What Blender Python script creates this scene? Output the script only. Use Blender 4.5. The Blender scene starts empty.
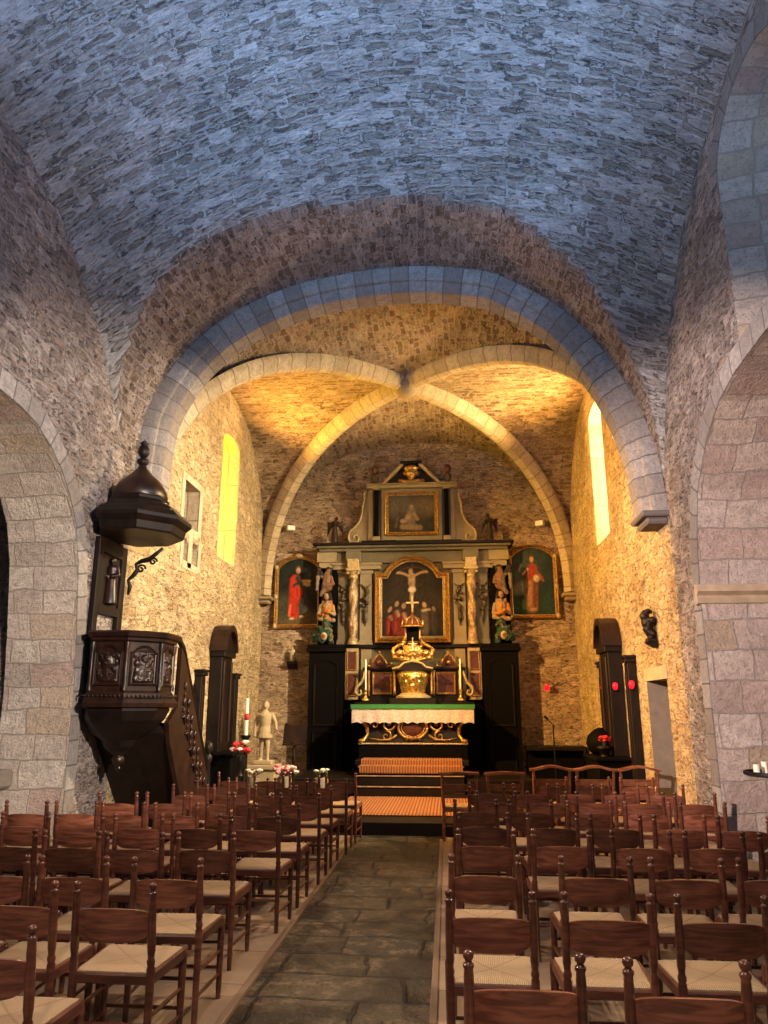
import bpy, math, random
from mathutils import Vector, noise, geometry
PI = math.pi
random.seed(7)
SC = bpy.context.scene
COL = SC.collection
sin, cos = math.sin, math.cos

# ------------------------------------------------------------------ mesh helpers
class MB:
    def __init__(s):
        s.v = []; s.f = []; s.uv = []; s.c = None
    def add(s, vs, fs, uvs=None):
        o = len(s.v); s.v += [tuple(p) for p in vs]
        for i, f in enumerate(fs):
            s.f.append(tuple(a + o for a in f))
            s.uv.append(uvs[i] if uvs else None)
    def box(s, x0, x1, y0, y1, z0, z1, b=0.0):
        if b <= 0:
            vs = [(x, y, z) for z in (z0, z1) for y in (y0, y1) for x in (x0, x1)]
            s.add(vs, [(0, 2, 3, 1), (4, 5, 7, 6), (0, 1, 5, 4), (2, 6, 7, 3), (0, 4, 6, 2), (1, 3, 7, 5)])
        else:                                   # chamfered box
            b = min(b, (x1-x0)/2.01, (y1-y0)/2.01, (z1-z0)/2.01)
            vs = []; idx = {}
            X, Y, Z = (x0, x1), (y0, y1), (z0, z1)
            for i in (0, 1):
                for j in (0, 1):
                    for k in (0, 1):
                        dx, dy, dz = (b if i == 0 else -b), (b if j == 0 else -b), (b if k == 0 else -b)
                        idx[i, j, k, 0] = len(vs); vs.append((X[i], Y[j]+dy, Z[k]+dz))
                        idx[i, j, k, 1] = len(vs); vs.append((X[i]+dx, Y[j], Z[k]+dz))
                        idx[i, j, k, 2] = len(vs); vs.append((X[i]+dx, Y[j]+dy, Z[k]))
            fs = []
            for i in (0, 1):
                fs.append(tuple(idx[i, j, k, 0] for j, k in ((0, 0), (1, 0), (1, 1), (0, 1))))
                fs.append(tuple(idx[j, i, k, 1] for j, k in ((0, 0), (1, 0), (1, 1), (0, 1))))
                fs.append(tuple(idx[j, k, i, 2] for j, k in ((0, 0), (1, 0), (1, 1), (0, 1))))
            for a in (0, 1):
                for c in (0, 1):
                    fs.append((idx[a, c, 0, 0], idx[a, c, 1, 0], idx[a, c, 1, 1], idx[a, c, 0, 1]))
                    fs.append((idx[a, 0, c, 0], idx[a, 1, c, 0], idx[a, 1, c, 2], idx[a, 0, c, 2]))
                    fs.append((idx[0, a, c, 1], idx[1, a, c, 1], idx[1, a, c, 2], idx[0, a, c, 2]))
                    for d in (0, 1):
                        fs.append((idx[a, c, d, 0], idx[a, c, d, 1], idx[a, c, d, 2]))
            s.add(vs, fs)
        return s
    def tube(s, pts, rad, n=10, cap=True):
        pts = [Vector(p) for p in pts]
        if not isinstance(rad, (list, tuple)): rad = [rad]*len(pts)
        rings = []; prev = None
        for i, p in enumerate(pts):
            t = (pts[min(i+1, len(pts)-1)] - pts[max(i-1, 0)])
            t = t.normalized() if t.length > 1e-9 else Vector((0, 0, 1))
            if prev is None:
                a = Vector((0, 0, 1)) if abs(t.z) < .9 else Vector((1, 0, 0))
                u = t.cross(a).normalized()
            else:
                u = (prev - t*prev.dot(t)).normalized()
            prev = u; w = t.cross(u)
            rings.append([p + (u*cos(2*PI*k/n) + w*sin(2*PI*k/n))*rad[i] for k in range(n)])
        vs = [q for r in rings for q in r]; fs = []
        for i in range(len(pts)-1):
            for k in range(n):
                fs.append((i*n+k, i*n+(k+1) % n, (i+1)*n+(k+1) % n, (i+1)*n+k))
        if cap: fs += [tuple(range(n-1, -1, -1)), tuple(range((len(pts)-1)*n, len(pts)*n))]
        s.add(vs, fs); return s
    def lathe(s, prof, c=(0, 0, 0), n=16, ph=0.0, clampx=None, lean=(0, 0)):
        vs = []; fs = []
        for r, z in prof:
            for k in range(n):
                a = ph + 2*PI*k/n
                x = c[0] + r*cos(a) + lean[0]*z; y = c[1] + r*sin(a) + lean[1]*z
                if clampx is not None: x = max(x, clampx)
                vs.append((x, y, c[2]+z))
        for i in range(len(prof)-1):
            for k in range(n):
                fs.append((i*n+k, i*n+(k+1) % n, (i+1)*n+(k+1) % n, (i+1)*n+k))
        fs += [tuple(range(n-1, -1, -1)), tuple(range((len(prof)-1)*n, len(prof)*n))]
        s.add(vs, fs); return s
    def prism(s, poly, axis, a, b):
        """polygon extruded: axis 'x' poly=(y,z); 'y' poly=(x,z); 'z' poly=(x,y)"""
        def P(p, t):
            return {'x': (t, p[0], p[1]), 'y': (p[0], t, p[1]), 'z': (p[0], p[1], t)}[axis]
        n = len(poly)
        vs = [P(p, a) for p in poly] + [P(p, b) for p in poly]
        tris = geometry.tessellate_polygon([[Vector((p[0], p[1], 0)) for p in poly]])
        fs = [tuple(t) for t in tris] + [tuple(i+n for i in reversed(t)) for t in tris]
        fs += [(i, (i+1) % n, (i+1) % n+n, i+n) for i in range(n)]
        s.add(vs, fs); return s
    def grid(s, fn, nu, nv, uvf=None):
        vs = []; 
        for j in range(nv+1):
            for i in range(nu+1):
                vs.append(fn(i/nu, j/nv))
        fs = []; uvs = []
        for j in range(nv):
            for i in range(nu):
                a = j*(nu+1)+i
                fs.append((a, a+1, a+nu+2, a+nu+1))
                if uvf: uvs.append([uvf(i/nu, j/nv), uvf((i+1)/nu, j/nv), uvf((i+1)/nu, (j+1)/nv), uvf(i/nu, (j+1)/nv)])
        s.add(vs, fs, uvs if uvf else None); return s
    def sphere(s, c, r, n=12, m=8, sq=(1, 1, 1)):
        prof = [(max(r*sin(PI*i/m), 1e-4), -r*cos(PI*i/m)) for i in range(m+1)]
        o = len(s.v); s.lathe(prof, (0, 0, 0), n)
        for i in range(o, len(s.v)):
            x, y, z = s.v[i]; s.v[i] = (c[0]+x*sq[0], c[1]+y*sq[1], c[2]+z*sq[2])
        return s
    def build(s, name, mat, parent=None, smooth=False, angle=None, colors=None):
        me = bpy.data.meshes.new(name)
        me.from_pydata(s.v, [], s.f)
        if any(u is not None for u in s.uv):
            ul = me.uv_layers.new(name='UVMap')
            for p, u in zip(me.polygons, s.uv):
                if u:
                    for k, li in enumerate(p.loop_indices): ul.data[li].uv = u[k]
        if colors:
            ca = me.color_attributes.new('Col', 'FLOAT_COLOR', 'POINT')
            for i, c in enumerate(colors): ca.data[i].color = (*c[:3], 1)
        me.validate()
        import bmesh
        b = bmesh.new(); b.from_mesh(me)
        if not colors: bmesh.ops.recalc_face_normals(b, faces=b.faces)
        b.to_mesh(me); b.free()
        if smooth:
            for p in me.polygons: p.use_smooth = True
            if angle: 
                try: me.set_sharp_from_angle(angle=math.radians(angle))
                except Exception: pass
        if mat: me.materials.append(mat)
        o = bpy.data.objects.new(name, me); COL.objects.link(o)
        if parent: o.parent = parent
        return o

def empty(name, loc, label, cat, group=None, rz=0):
    o = bpy.data.objects.new(name, None); COL.objects.link(o)
    o.location = loc; o.rotation_euler = (0, 0, rz); o.empty_display_size = .1
    return tag(o, label, cat, group)
def tag(o, label, cat, group=None, kind=None):
    o['label'] = label; o['category'] = cat
    if group: o['group'] = group
    if kind: o['kind'] = kind
    return o
def struct(o, label=None):
    o['kind'] = 'structure'
    if label: o['label'] = label
    return o
def copy_tree(o, parent=None):
    c = o.copy(); COL.objects.link(c)
    if parent: c.parent = parent
    for ch in [q for q in KIDS.get(o.name, [])]:
        copy_tree(ch, c)
    return c
KIDS = {}
def index_kids():
    KIDS.clear()
    for q in bpy.data.objects:
        if q.parent: KIDS.setdefault(q.parent.name, []).append(q)

def catmull(pts, n):
    out = []
    P = [pts[0]] + list(pts) + [pts[-1]]
    for i in range(1, len(P)-2):
        for k in range(n):
            t = k/n; r = []
            for d in range(len(pts[0])):
                a, b, c, e = P[i-1][d], P[i][d], P[i+1][d], P[i+2][d]
                r.append(.5*((2*b)+(-a+c)*t+(2*a-5*b+4*c-e)*t*t+(-a+3*b-3*c+e)*t**3))
            out.append(tuple(r))
    out.append(tuple(pts[-1])); return out
def interp(tab, x):
    if x <= tab[0][0]: return tab[0][1]
    for (a, va), (b, vb) in zip(tab, tab[1:]):
        if x <= b: return va + (vb-va)*(x-a)/(b-a+1e-12)
    return tab[-1][1]
def offset_poly(poly, d):
    n = len(poly); out = []
    for i in range(n):
        p0, p1, p2 = Vector(poly[i-1]), Vector(poly[i]), Vector(poly[(i+1) % n])
        a = (p1-p0).normalized(); b = (p2-p1).normalized()
        na, nb = Vector((-a.y, a.x)), Vector((-b.y, b.x))
        m = (na+nb); m = m.normalized() if m.length > 1e-6 else na
        k = max(m.dot(na), .5)
        out.append(tuple(p1 + m*(d/k)))
    return out

# ------------------------------------------------------------------ materials
class NT:
    def __init__(s, name):
        m = bpy.data.materials.new(name); m.use_nodes = True
        s.m = m; s.t = m.node_tree; s.n = s.t.nodes; s.n.clear()
        s.out = s.n.new('ShaderNodeOutputMaterial'); s.b = s.n.new('ShaderNodeBsdfPrincipled')
        s.t.links.new(s.b.outputs[0], s.out.inputs[0])
    def N(s, ty, **kw):
        nd = s.n.new(ty)
        for k, v in kw.items():
            if hasattr(nd, k): setattr(nd, k, v)
        return nd
    def L(s, a, b): s.t.links.new(a, b)
    def set(s, sock, v):
        if hasattr(v, 'is_linked') or hasattr(v, 'links'): s.L(v, sock)
        else: sock.default_value = v
    def math(s, op, a, b=0.0, c=None):
        n = s.N('ShaderNodeMath'); n.operation = op
        s.set(n.inputs[0], a); s.set(n.inputs[1], b)
        if c is not None: s.set(n.inputs[2], c)
        return n.outputs[0]
    def mix(s, f, a, b, mode='MIX'):
        n = s.N('ShaderNodeMix'); n.data_type = 'RGBA'; n.blend_type = mode
        s.set(n.inputs[0], f)
        for sk, v in ((n.inputs[6], a), (n.inputs[7], b)):
            s.set(sk, (*v, 1) if isinstance(v, tuple) and len(v) == 3 else v)
        return n.outputs[2]
    def ramp(s, f, stops, const=False):
        n = s.N('ShaderNodeValToRGB'); cr = n.color_ramp
        if const: cr.interpolation = 'CONSTANT'
        while len(cr.elements) < len(stops): cr.elements.new(.5)
        for e, (p, c) in zip(cr.elements, stops):
            e.position = p; e.color = (*c, 1) if len(c) == 3 else c
        s.L(f, n.inputs[0]); return n.outputs[0]
    def noise(s, vec, scale, detail=3, rough=.55):
        n = s.N('ShaderNodeTexNoise'); n.inputs['Scale'].default_value = scale
        n.inputs['Detail'].default_value = detail; n.inputs['Roughness'].default_value = rough
        if vec is not None: s.L(vec, n.inputs['Vector'])
        return n
    def bump(s, h, strength, dist):
        n = s.N('ShaderNodeBump'); n.inputs['Strength'].default_value = strength
        n.inputs['Distance'].default_value = dist; s.L(h, n.inputs['Height'])
        s.L(n.outputs[0], s.b.inputs['Normal']); return n
    def vmath(s, op, a, b=None, sc=None):
        n = s.N('ShaderNodeVectorMath'); n.operation = op; s.set(n.inputs[0], a)
        if b is not None: s.set(n.inputs[1], b)
        if sc is not None: n.inputs['Scale'].default_value = sc
        return n.outputs[0]
    def rough(s, v): s.set(s.b.inputs['Roughness'], v)
    def color(s, c): s.set(s.b.inputs['Base Color'], (*c, 1) if isinstance(c, tuple) and len(c) == 3 else c)

def uvcoord(t): return t.N('ShaderNodeTexCoord').outputs['UV']
def objcoord(t): return t.N('ShaderNodeTexCoord').outputs['Object']
def distort(t, vec, scale, amp, detail=2):
    n = t.noise(vec, scale, detail)
    d = t.vmath('SUBTRACT', n.outputs['Color'], (.5, .5, .5))
    d = t.vmath('SCALE', d, sc=amp)
    return t.vmath('ADD', vec, d)

def rubble(name, stones, mortar, bw, rh, joint=.018, amp=1.0, rag=1.0, var=.25, cov=.5, con=.5, crev=.8, bump=1.0, dist=.09, pits=.8):
    """roughly coursed rubble: stones of random width in wavering courses, ragged joints, pits and crevices (metre coordinates)"""
    t = NT(name); uv = uvcoord(t)
    d = distort(t, distort(t, uv, .9, .35*amp), 4.5, .14*amp, 3)
    sp = t.N('ShaderNodeSeparateXYZ'); t.L(d, sp.inputs[0])
    vy = t.math('DIVIDE', sp.outputs[1], rh); row = t.math('FLOOR', vy); fy = t.math('FRACT', vy)
    x = t.math('ADD', t.math('DIVIDE', sp.outputs[0], bw), t.math('MULTIPLY', row, 7.31))
    cb = t.N('ShaderNodeCombineXYZ'); t.L(x, cb.inputs[0]); t.L(t.math('MULTIPLY_ADD', row, 3.0, .5), cb.inputs[1])
    v = t.N('ShaderNodeTexVoronoi'); v.voronoi_dimensions = '2D'; v.inputs['Scale'].default_value = 1; v.inputs['Randomness'].default_value = .9; t.L(cb.outputs[0], v.inputs['Vector'])
    e = t.N('ShaderNodeTexVoronoi'); e.voronoi_dimensions = '2D'; e.feature = 'DISTANCE_TO_EDGE'; e.inputs['Scale'].default_value = 1; e.inputs['Randomness'].default_value = .9; t.L(cb.outputs[0], e.inputs['Vector'])
    dE = t.math('MINIMUM', t.math('MULTIPLY', e.outputs['Distance'], bw), t.math('MULTIPLY', t.math('MINIMUM', fy, t.math('SUBTRACT', 1, fy)), rh))
    sep = t.N('ShaderNodeSeparateColor'); t.L(v.outputs['Color'], sep.inputs[0])
    k = len(stones)
    sc = t.ramp(sep.outputs[0], [(i/k, c) for i, c in enumerate(stones)], True)
    st = t.N('ShaderNodeMapping'); st.inputs['Scale'].default_value = (.55, 1.3, 1); t.L(uv, st.inputs[0])
    def nz(vec, scale, det, r, lo, hi):          # stretched to the full 0..1 range
        n = t.noise(vec, scale, det, r); m = t.N('ShaderNodeMapRange'); t.L(n.outputs[0], m.inputs[0]); m.inputs[1].default_value = lo; m.inputs[2].default_value = hi
        return m.outputs[0]
    nf = nz(st.outputs[0], 34, 5, .7, .36, .64); nm = nz(st.outputs[0], 11, 4, .65, .34, .66); nl = nz(uv, .9, 4, .55, .3, .7); np_ = nz(st.outputs[0], 15, 3, .6, .34, .66)
    jit = t.math('ADD', t.math('MULTIPLY_ADD', nm, .05*rag, -.025*rag), t.math('MULTIPLY_ADD', nf, .024*rag, -.012*rag))
    ed = t.math('ADD', dE, jit)
    mr = t.N('ShaderNodeMapRange'); mr.interpolation_type = 'SMOOTHSTEP'; t.L(ed, mr.inputs[0]); mr.inputs[1].default_value = joint*.4; mr.inputs[2].default_value = joint*1.3
    mask = t.math('MULTIPLY', mr.outputs[0], t.math('GREATER_THAN', t.math('ADD', sep.outputs[2], t.math('MULTIPLY', nl, .3)), cov*.5))
    col = t.mix(mask, mortar, sc)
    cr = t.math('MULTIPLY', t.math('MULTIPLY', mask, t.math('SUBTRACT', 1, mask)), 4)
    gate = nz(uv, 5, 2, .5, .48, .56)
    col = t.mix(t.math('MULTIPLY', t.math('MULTIPLY', cr, gate), crev), col, tuple(c*.2 for c in mortar))
    pm = t.N('ShaderNodeMapRange'); t.L(np_, pm.inputs[0]); pm.inputs[1].default_value = .20; pm.inputs[2].default_value = .05
    col = t.mix(t.math('MULTIPLY', pm.outputs[0], pits), col, tuple(c*.22 for c in mortar))
    vv = t.math('MULTIPLY', t.math('MULTIPLY_ADD', nl, var*2, 1-var), t.math('MULTIPLY_ADD', t.math('ADD', t.math('MULTIPLY', nf, .5), t.math('MULTIPLY', nm, .5)), con*2, 1-con))
    hs = t.N('ShaderNodeHueSaturation'); t.L(vv, hs.inputs['Value']); t.L(col, hs.inputs['Color'])
    t.color(hs.outputs[0]); t.rough(.95); t.b.inputs['Specular IOR Level'].default_value = .2
    h = t.math('ADD', t.math('MULTIPLY', mask, t.math('MULTIPLY_ADD', sep.outputs[1], .5, .1)), t.math('ADD', t.math('MULTIPLY', nm, .40), t.math('MULTIPLY', nf, .16)))
    h = t.math('SUBTRACT', h, t.math('MULTIPLY', pm.outputs[0], .5))
    t.bump(h, bump, dist)
    return t.m

def coursed(name, c1, c2, dark, mortar, bw, rh, ms, amp=.05, bump=.9, var=.3, sc2=1.0):
    """small coursed stones with wide ragged joints"""
    t = NT(name); uv = uvcoord(t)
    d = distort(t, distort(t, uv, 1.2, amp*2.2), 6, amp*1.1, 3)
    b = t.N('ShaderNodeTexBrick'); t.L(d, b.inputs['Vector'])
    b.offset = .43; b.squash = 1.35; b.squash_frequency = 3
    for kk, vv in (('Scale', 1.0), ('Mortar Size', ms), ('Mortar Smooth', .6), ('Bias', -.1), ('Brick Width', bw), ('Row Height', rh)):
        b.inputs[kk].default_value = vv
    b.inputs['Color1'].default_value = (0, 0, 0, 1); b.inputs['Color2'].default_value = (1, 1, 1, 1); b.inputs['Mortar'].default_value = (.5, .5, .5, 1)
    n1 = t.noise(uv, 16, 5, .7); n2 = t.noise(uv, .7, 3); n3 = t.noise(uv, 5, 3)
    st = t.ramp(b.outputs['Color'], [(0, c1), (.55, c2), (.86, c2), (.95, dark)])
    st = t.mix(t.math('MULTIPLY', n1.outputs[0], .6), st, mortar)
    fac = t.math('ADD', b.outputs['Fac'], t.math('MULTIPLY_ADD', n1.outputs[0], 1.3, -.72))
    fac = t.math('ADD', fac, t.math('MULTIPLY_ADD', n3.outputs[0], 1.2, -.62))
    mr = t.N('ShaderNodeMapRange'); t.L(fac, mr.inputs[0]); mr.inputs[1].default_value = .1; mr.inputs[2].default_value = .75
    col = t.mix(mr.outputs[0], st, mortar)
    val = t.math('MULTIPLY_ADD', n2.outputs[0], var*2, 1-var)
    hs = t.N('ShaderNodeHueSaturation'); t.L(val, hs.inputs['Value']); t.L(col, hs.inputs['Color'])
    t.color(hs.outputs[0]); t.rough(.92)
    h = t.math('ADD', t.math('MULTIPLY', mr.outputs[0], -.6), t.math('MULTIPLY', n1.outputs[0], 1.0))
    t.bump(h, bump, .03); return t.m

def ashlar(name, cols, mortar, bw, rh, ms=.012, amp=.02, bump=.6, var=.32, worn=.5):
    t = NT(name); uv = uvcoord(t); d = distort(t, distort(t, uv, 1.3, amp*1.6), 7, amp*.35, 3)
    b = t.N('ShaderNodeTexBrick'); t.L(d, b.inputs['Vector']); b.offset = .5; b.squash = .7; b.squash_frequency = 2
    for kk, vv in (('Scale', 1.0), ('Mortar Size', ms), ('Mortar Smooth', .3), ('Bias', 0), ('Brick Width', bw), ('Row Height', rh)):
        b.inputs[kk].default_value = vv
    b.inputs['Color1'].default_value = (0, 0, 0, 1); b.inputs['Color2'].default_value = (1, 1, 1, 1)
    k = len(cols)
    st = t.ramp(b.outputs['Color'], [(i/k, c) for i, c in enumerate(cols)], True)
    n1 = t.noise(uv, 11, 7, .75); n2 = t.noise(uv, 1.5, 4); n3 = t.noise(uv, 40, 4, .7)
    st = t.mix(t.ramp(n1.outputs[0], [(.40, (worn, worn, worn)), (.56, (0, 0, 0))]), st, tuple(c*.5 for c in cols[0]))
    st = t.mix(t.ramp(n3.outputs[0], [(.36, (.7, .7, .7)), (.44, (0, 0, 0))]), st, tuple(c*.3 for c in cols[0]))
    col = t.mix(b.outputs['Fac'], st, mortar)
    val = t.math('MULTIPLY_ADD', n2.outputs[0], var*2, 1-var)
    hs = t.N('ShaderNodeHueSaturation'); t.L(val, hs.inputs['Value']); t.L(col, hs.inputs['Color'])
    t.color(hs.outputs[0]); t.rough(.9); t.b.inputs['Specular IOR Level'].default_value = .25
    h = t.math('ADD', t.math('MULTIPLY', b.outputs['Fac'], -.8), t.math('ADD', t.math('MULTIPLY', n1.outputs[0], 1.3), t.math('MULTIPLY', n3.outputs[0], .4)))
    t.bump(h, bump, .07); return t.m

def wood(name, a, b, rough=.4, scale=(6, 6, 60), axis=None, bump=.15, perobj=0.0, coat=0.0, spec=.5):
    t = NT(name); oc = objcoord(t)
    mp = t.N('ShaderNodeMapping'); mp.inputs['Scale'].default_value = scale; t.L(oc, mp.inputs[0])
    inf = t.N('ShaderNodeObjectInfo')
    ad = t.vmath('ADD', mp.outputs[0], inf.outputs['Location'])
    n = t.noise(distort(t, ad, .6, 1.6), 1, 4, .6)
    f = t.ramp(n.outputs[0], [(.38, (0, 0, 0)), (.64, (1, 1, 1))])
    col = t.mix(f, a, b)
    if perobj:
        w = t.N('ShaderNodeTexWhiteNoise'); w.noise_dimensions = '3D'; t.L(inf.outputs['Location'], w.inputs[0])
        v = t.math('MULTIPLY_ADD', inf.outputs['Random'], perobj*2, 1-perobj)
        hs = t.N('ShaderNodeHueSaturation'); t.L(v, hs.inputs['Value']); t.L(col, hs.inputs['Color']); col = hs.outputs[0]
    t.color(col); t.rough(rough); t.bump(n.outputs[0], bump, .004); t.b.inputs['Specular IOR Level'].default_value = spec
    if coat: t.b.inputs['Coat Weight'].default_value = coat; t.b.inputs['Coat Roughness'].default_value = .2
    return t.m
def plain(name, c, rough=.6, metal=0.0, spec=.4, nz=0.15, scale=12, bump=0.0, emit=None, es=0):
    t = NT(name); n = t.noise(objcoord(t), scale, 4)
    v = t.math('MULTIPLY_ADD', n.outputs[0], nz*2, 1-nz)
    hs = t.N('ShaderNodeHueSaturation'); t.L(v, hs.inputs['Value']); hs.inputs['Color'].default_value = (*c, 1)
    t.color(hs.outputs[0]); t.rough(rough); t.b.inputs['Metallic'].default_value = metal; t.b.inputs['Specular IOR Level'].default_value = spec
    if bump: t.bump(n.outputs[0], bump, .01)
    if emit:
        t.b.inputs['Emission Color'].default_value = (*emit, 1); t.b.inputs['Emission Strength'].default_value = es
    return t.m
def poly(name, cols, scale=25, rough=.5, metal=0.0, bump=.6, dist=.01):
    """polychrome carving: noise picks between paints / gilding"""
    t = NT(name); oc = objcoord(t); n = t.noise(oc, scale, 3, .6)
    k = len(cols)
    col = t.ramp(n.outputs[0], [(.25+.5*i/(k-1), c) for i, c in enumerate(cols)])
    t.color(col); t.rough(rough); t.b.inputs['Metallic'].default_value = metal
    n2 = t.noise(oc, scale*1.6, 3); t.bump(n2.outputs[0], bump, dist); return t.m
def vcol(name, rough=.5, bump=.2, spec=.5):
    t = NT(name); a = t.N('ShaderNodeVertexColor'); a.layer_name = 'Col'
    n = t.noise(objcoord(t), 60, 3); v = t.math('MULTIPLY_ADD', n.outputs[0], .3, .85)
    hs = t.N('ShaderNodeHueSaturation'); t.L(v, hs.inputs['Value']); t.L(a.outputs[0], hs.inputs['Color'])
    t.color(hs.outputs[0]); t.rough(rough); t.b.inputs['Specular IOR Level'].default_value = spec; t.bump(n.outputs[0], bump, .004); return t.m

M = {}
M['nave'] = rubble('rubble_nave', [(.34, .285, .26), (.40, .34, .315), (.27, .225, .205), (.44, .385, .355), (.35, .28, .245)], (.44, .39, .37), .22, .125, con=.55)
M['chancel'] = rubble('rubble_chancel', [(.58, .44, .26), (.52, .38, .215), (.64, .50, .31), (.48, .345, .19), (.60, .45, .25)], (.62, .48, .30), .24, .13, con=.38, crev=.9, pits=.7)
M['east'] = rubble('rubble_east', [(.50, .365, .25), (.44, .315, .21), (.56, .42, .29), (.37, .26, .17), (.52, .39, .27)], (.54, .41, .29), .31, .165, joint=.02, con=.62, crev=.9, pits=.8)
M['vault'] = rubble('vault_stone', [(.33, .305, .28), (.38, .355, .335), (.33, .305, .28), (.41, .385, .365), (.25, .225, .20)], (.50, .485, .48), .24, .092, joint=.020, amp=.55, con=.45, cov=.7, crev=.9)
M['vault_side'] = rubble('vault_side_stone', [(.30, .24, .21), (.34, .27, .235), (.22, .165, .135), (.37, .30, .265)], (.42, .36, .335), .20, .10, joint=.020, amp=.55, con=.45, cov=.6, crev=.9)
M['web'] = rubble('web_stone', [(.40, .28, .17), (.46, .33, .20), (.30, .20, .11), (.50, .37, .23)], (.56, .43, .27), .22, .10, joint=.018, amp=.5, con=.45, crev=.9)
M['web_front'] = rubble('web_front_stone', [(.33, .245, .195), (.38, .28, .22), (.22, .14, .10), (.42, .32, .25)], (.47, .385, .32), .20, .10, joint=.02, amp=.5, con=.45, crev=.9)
M['ashlar'] = ashlar('ashlar_pier', [(.60, .49, .44), (.49, .39, .34), (.64, .54, .48), (.51, .39, .28), (.57, .47, .42), (.66, .57, .52), (.56, .43, .38)], (.38, .325, .29), .60, .32, ms=.009, amp=.09, bump=.8)
M['jambw'] = ashlar('ashlar_soffit', [(.60, .52, .46), (.54, .46, .40), (.64, .56, .49), (.56, .45, .34), (.60, .52, .46), (.66, .59, .52), (.54, .40, .35)], (.40, .34, .29), .50, .26, ms=.010, amp=.10, bump=.8)
M['rib'] = ashlar('rib_stone', [(.30, .275, .265), (.35, .325, .31), (.26, .23, .21), (.38, .355, .34)], (.15, .135, .13), .36, .9, ms=.010, amp=.01, var=.15)
M['ribw'] = ashlar('chancel_rib_stone', [(.52, .42, .28), (.46, .37, .24), (.56, .46, .31)], (.26, .20, .13), .42, .9, ms=.012, amp=.01, var=.15)
M['chair'] = wood('chair_wood', (.070, .021, .013), (.15, .050, .030), .30, (5, 5, 30), perobj=.35, coat=.3)
M['board'] = wood('chair_board_wood', (.085, .026, .015), (.22, .078, .043), .33, (4, 20, 45), perobj=.5, coat=.2)
M['pale_wood'] = wood('kneeler_wood', (.12, .040, .020), (.30, .12, .055), .35, (6, 6, 30), coat=.2)
M['dark'] = wood('dark_oak', (.004, .0022, .0016), (.011, .0052, .0036), .5, (8, 8, 3), spec=.25)
M['oak'] = wood('carved_oak', (.008, .0034, .0023), (.026, .010, .0065), .38, (9, 9, 4), spec=.4)
M['black'] = plain('black_paint', (.0035, .003, .003), .7, spec=.05, nz=.3)
M['gold'] = poly('gilding', [(.14, .07, .02), (.45, .26, .08), (.70, .46, .17)], 22, .38, .75, .5)
M['goldb'] = poly('bright_gilding', [(.30, .16, .04), (.70, .45, .15), (.95, .70, .30)], 30, .28, .9, .4)
M['goldp'] = poly('pale_gilding', [(.20, .14, .07), (.42, .32, .16), (.52, .43, .26)], 20, .5, .3, .4)
M['grey'] = plain('greygreen_paint', (.125, .108, .066), .6, nz=.35, scale=7, bump=.15)
M['cream'] = plain('pale_paint', (.25, .205, .125), .6, nz=.3, scale=7, bump=.15)
M['red'] = poly('red_marbling', [(.03, .009, .007), (.09, .024, .016), (.13, .045, .028)], 14, .4, 0, .1)
M['vine'] = poly('vine_column', [(.04, .025, .012), (.30, .20, .09), (.38, .30, .19), (.18, .05, .03), (.42, .31, .15)], 28, .45, .25, .8)
M['drop'] = poly('dark_garland', [(.012, .010, .010), (.06, .045, .03), (.16, .11, .06)], 35, .4, .3, .9)
M['vcol'] = vcol('painted_surface', .55, .2, .12)
M['vstat'] = vcol('painted_carving', .6, .5, .25)
M['stonewhite'] = plain('white_stone', (.44, .355, .23), .8, nz=.2, scale=20, bump=.3)
M['stonegrey'] = plain('grey_stone', (.20, .17, .14), .9, nz=.3, scale=8, bump=.5)
M['ribplain'] = plain('worn_stone', (.40, .31, .21), .9, nz=.45, scale=7, bump=.8)
M['white'] = plain('white_plastic', (.75, .72, .66), .5, nz=.05)
M['iron'] = plain('wrought_iron', (.015, .014, .014), .45, .6, .4, nz=.3)
M['wax'] = plain('wax', (.82, .76, .62), .45, nz=.05)
M['flame'] = plain('flame', (1, .6, .2), .5, emit=(1, .62, .25), es=12)
M['redglow'] = plain('red_lamp_and_reflection', (.6, .01, .03), .2, emit=(1, .005, .02), es=1.6)  # sanctuary lamp glass, also the imitated red reflections
M['green'] = plain('green_cloth', (.03, .17, .04), .8, nz=.15)
M['leaf'] = plain('leaves', (.035, .075, .03), .6, nz=.5, scale=30)
M['pink'] = plain('pink_petals', (.80, .30, .36), .6, nz=.2, scale=30)
M['petalw'] = plain('white_petals', (.85, .74, .66), .6, nz=.1, scale=30)
M['petalr'] = plain('red_petals', (.55, .015, .03), .55, nz=.3, scale=30)
M['shutter'] = wood('shutter_wood', (.02, .011, .007), (.05, .025, .015), .6)

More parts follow.
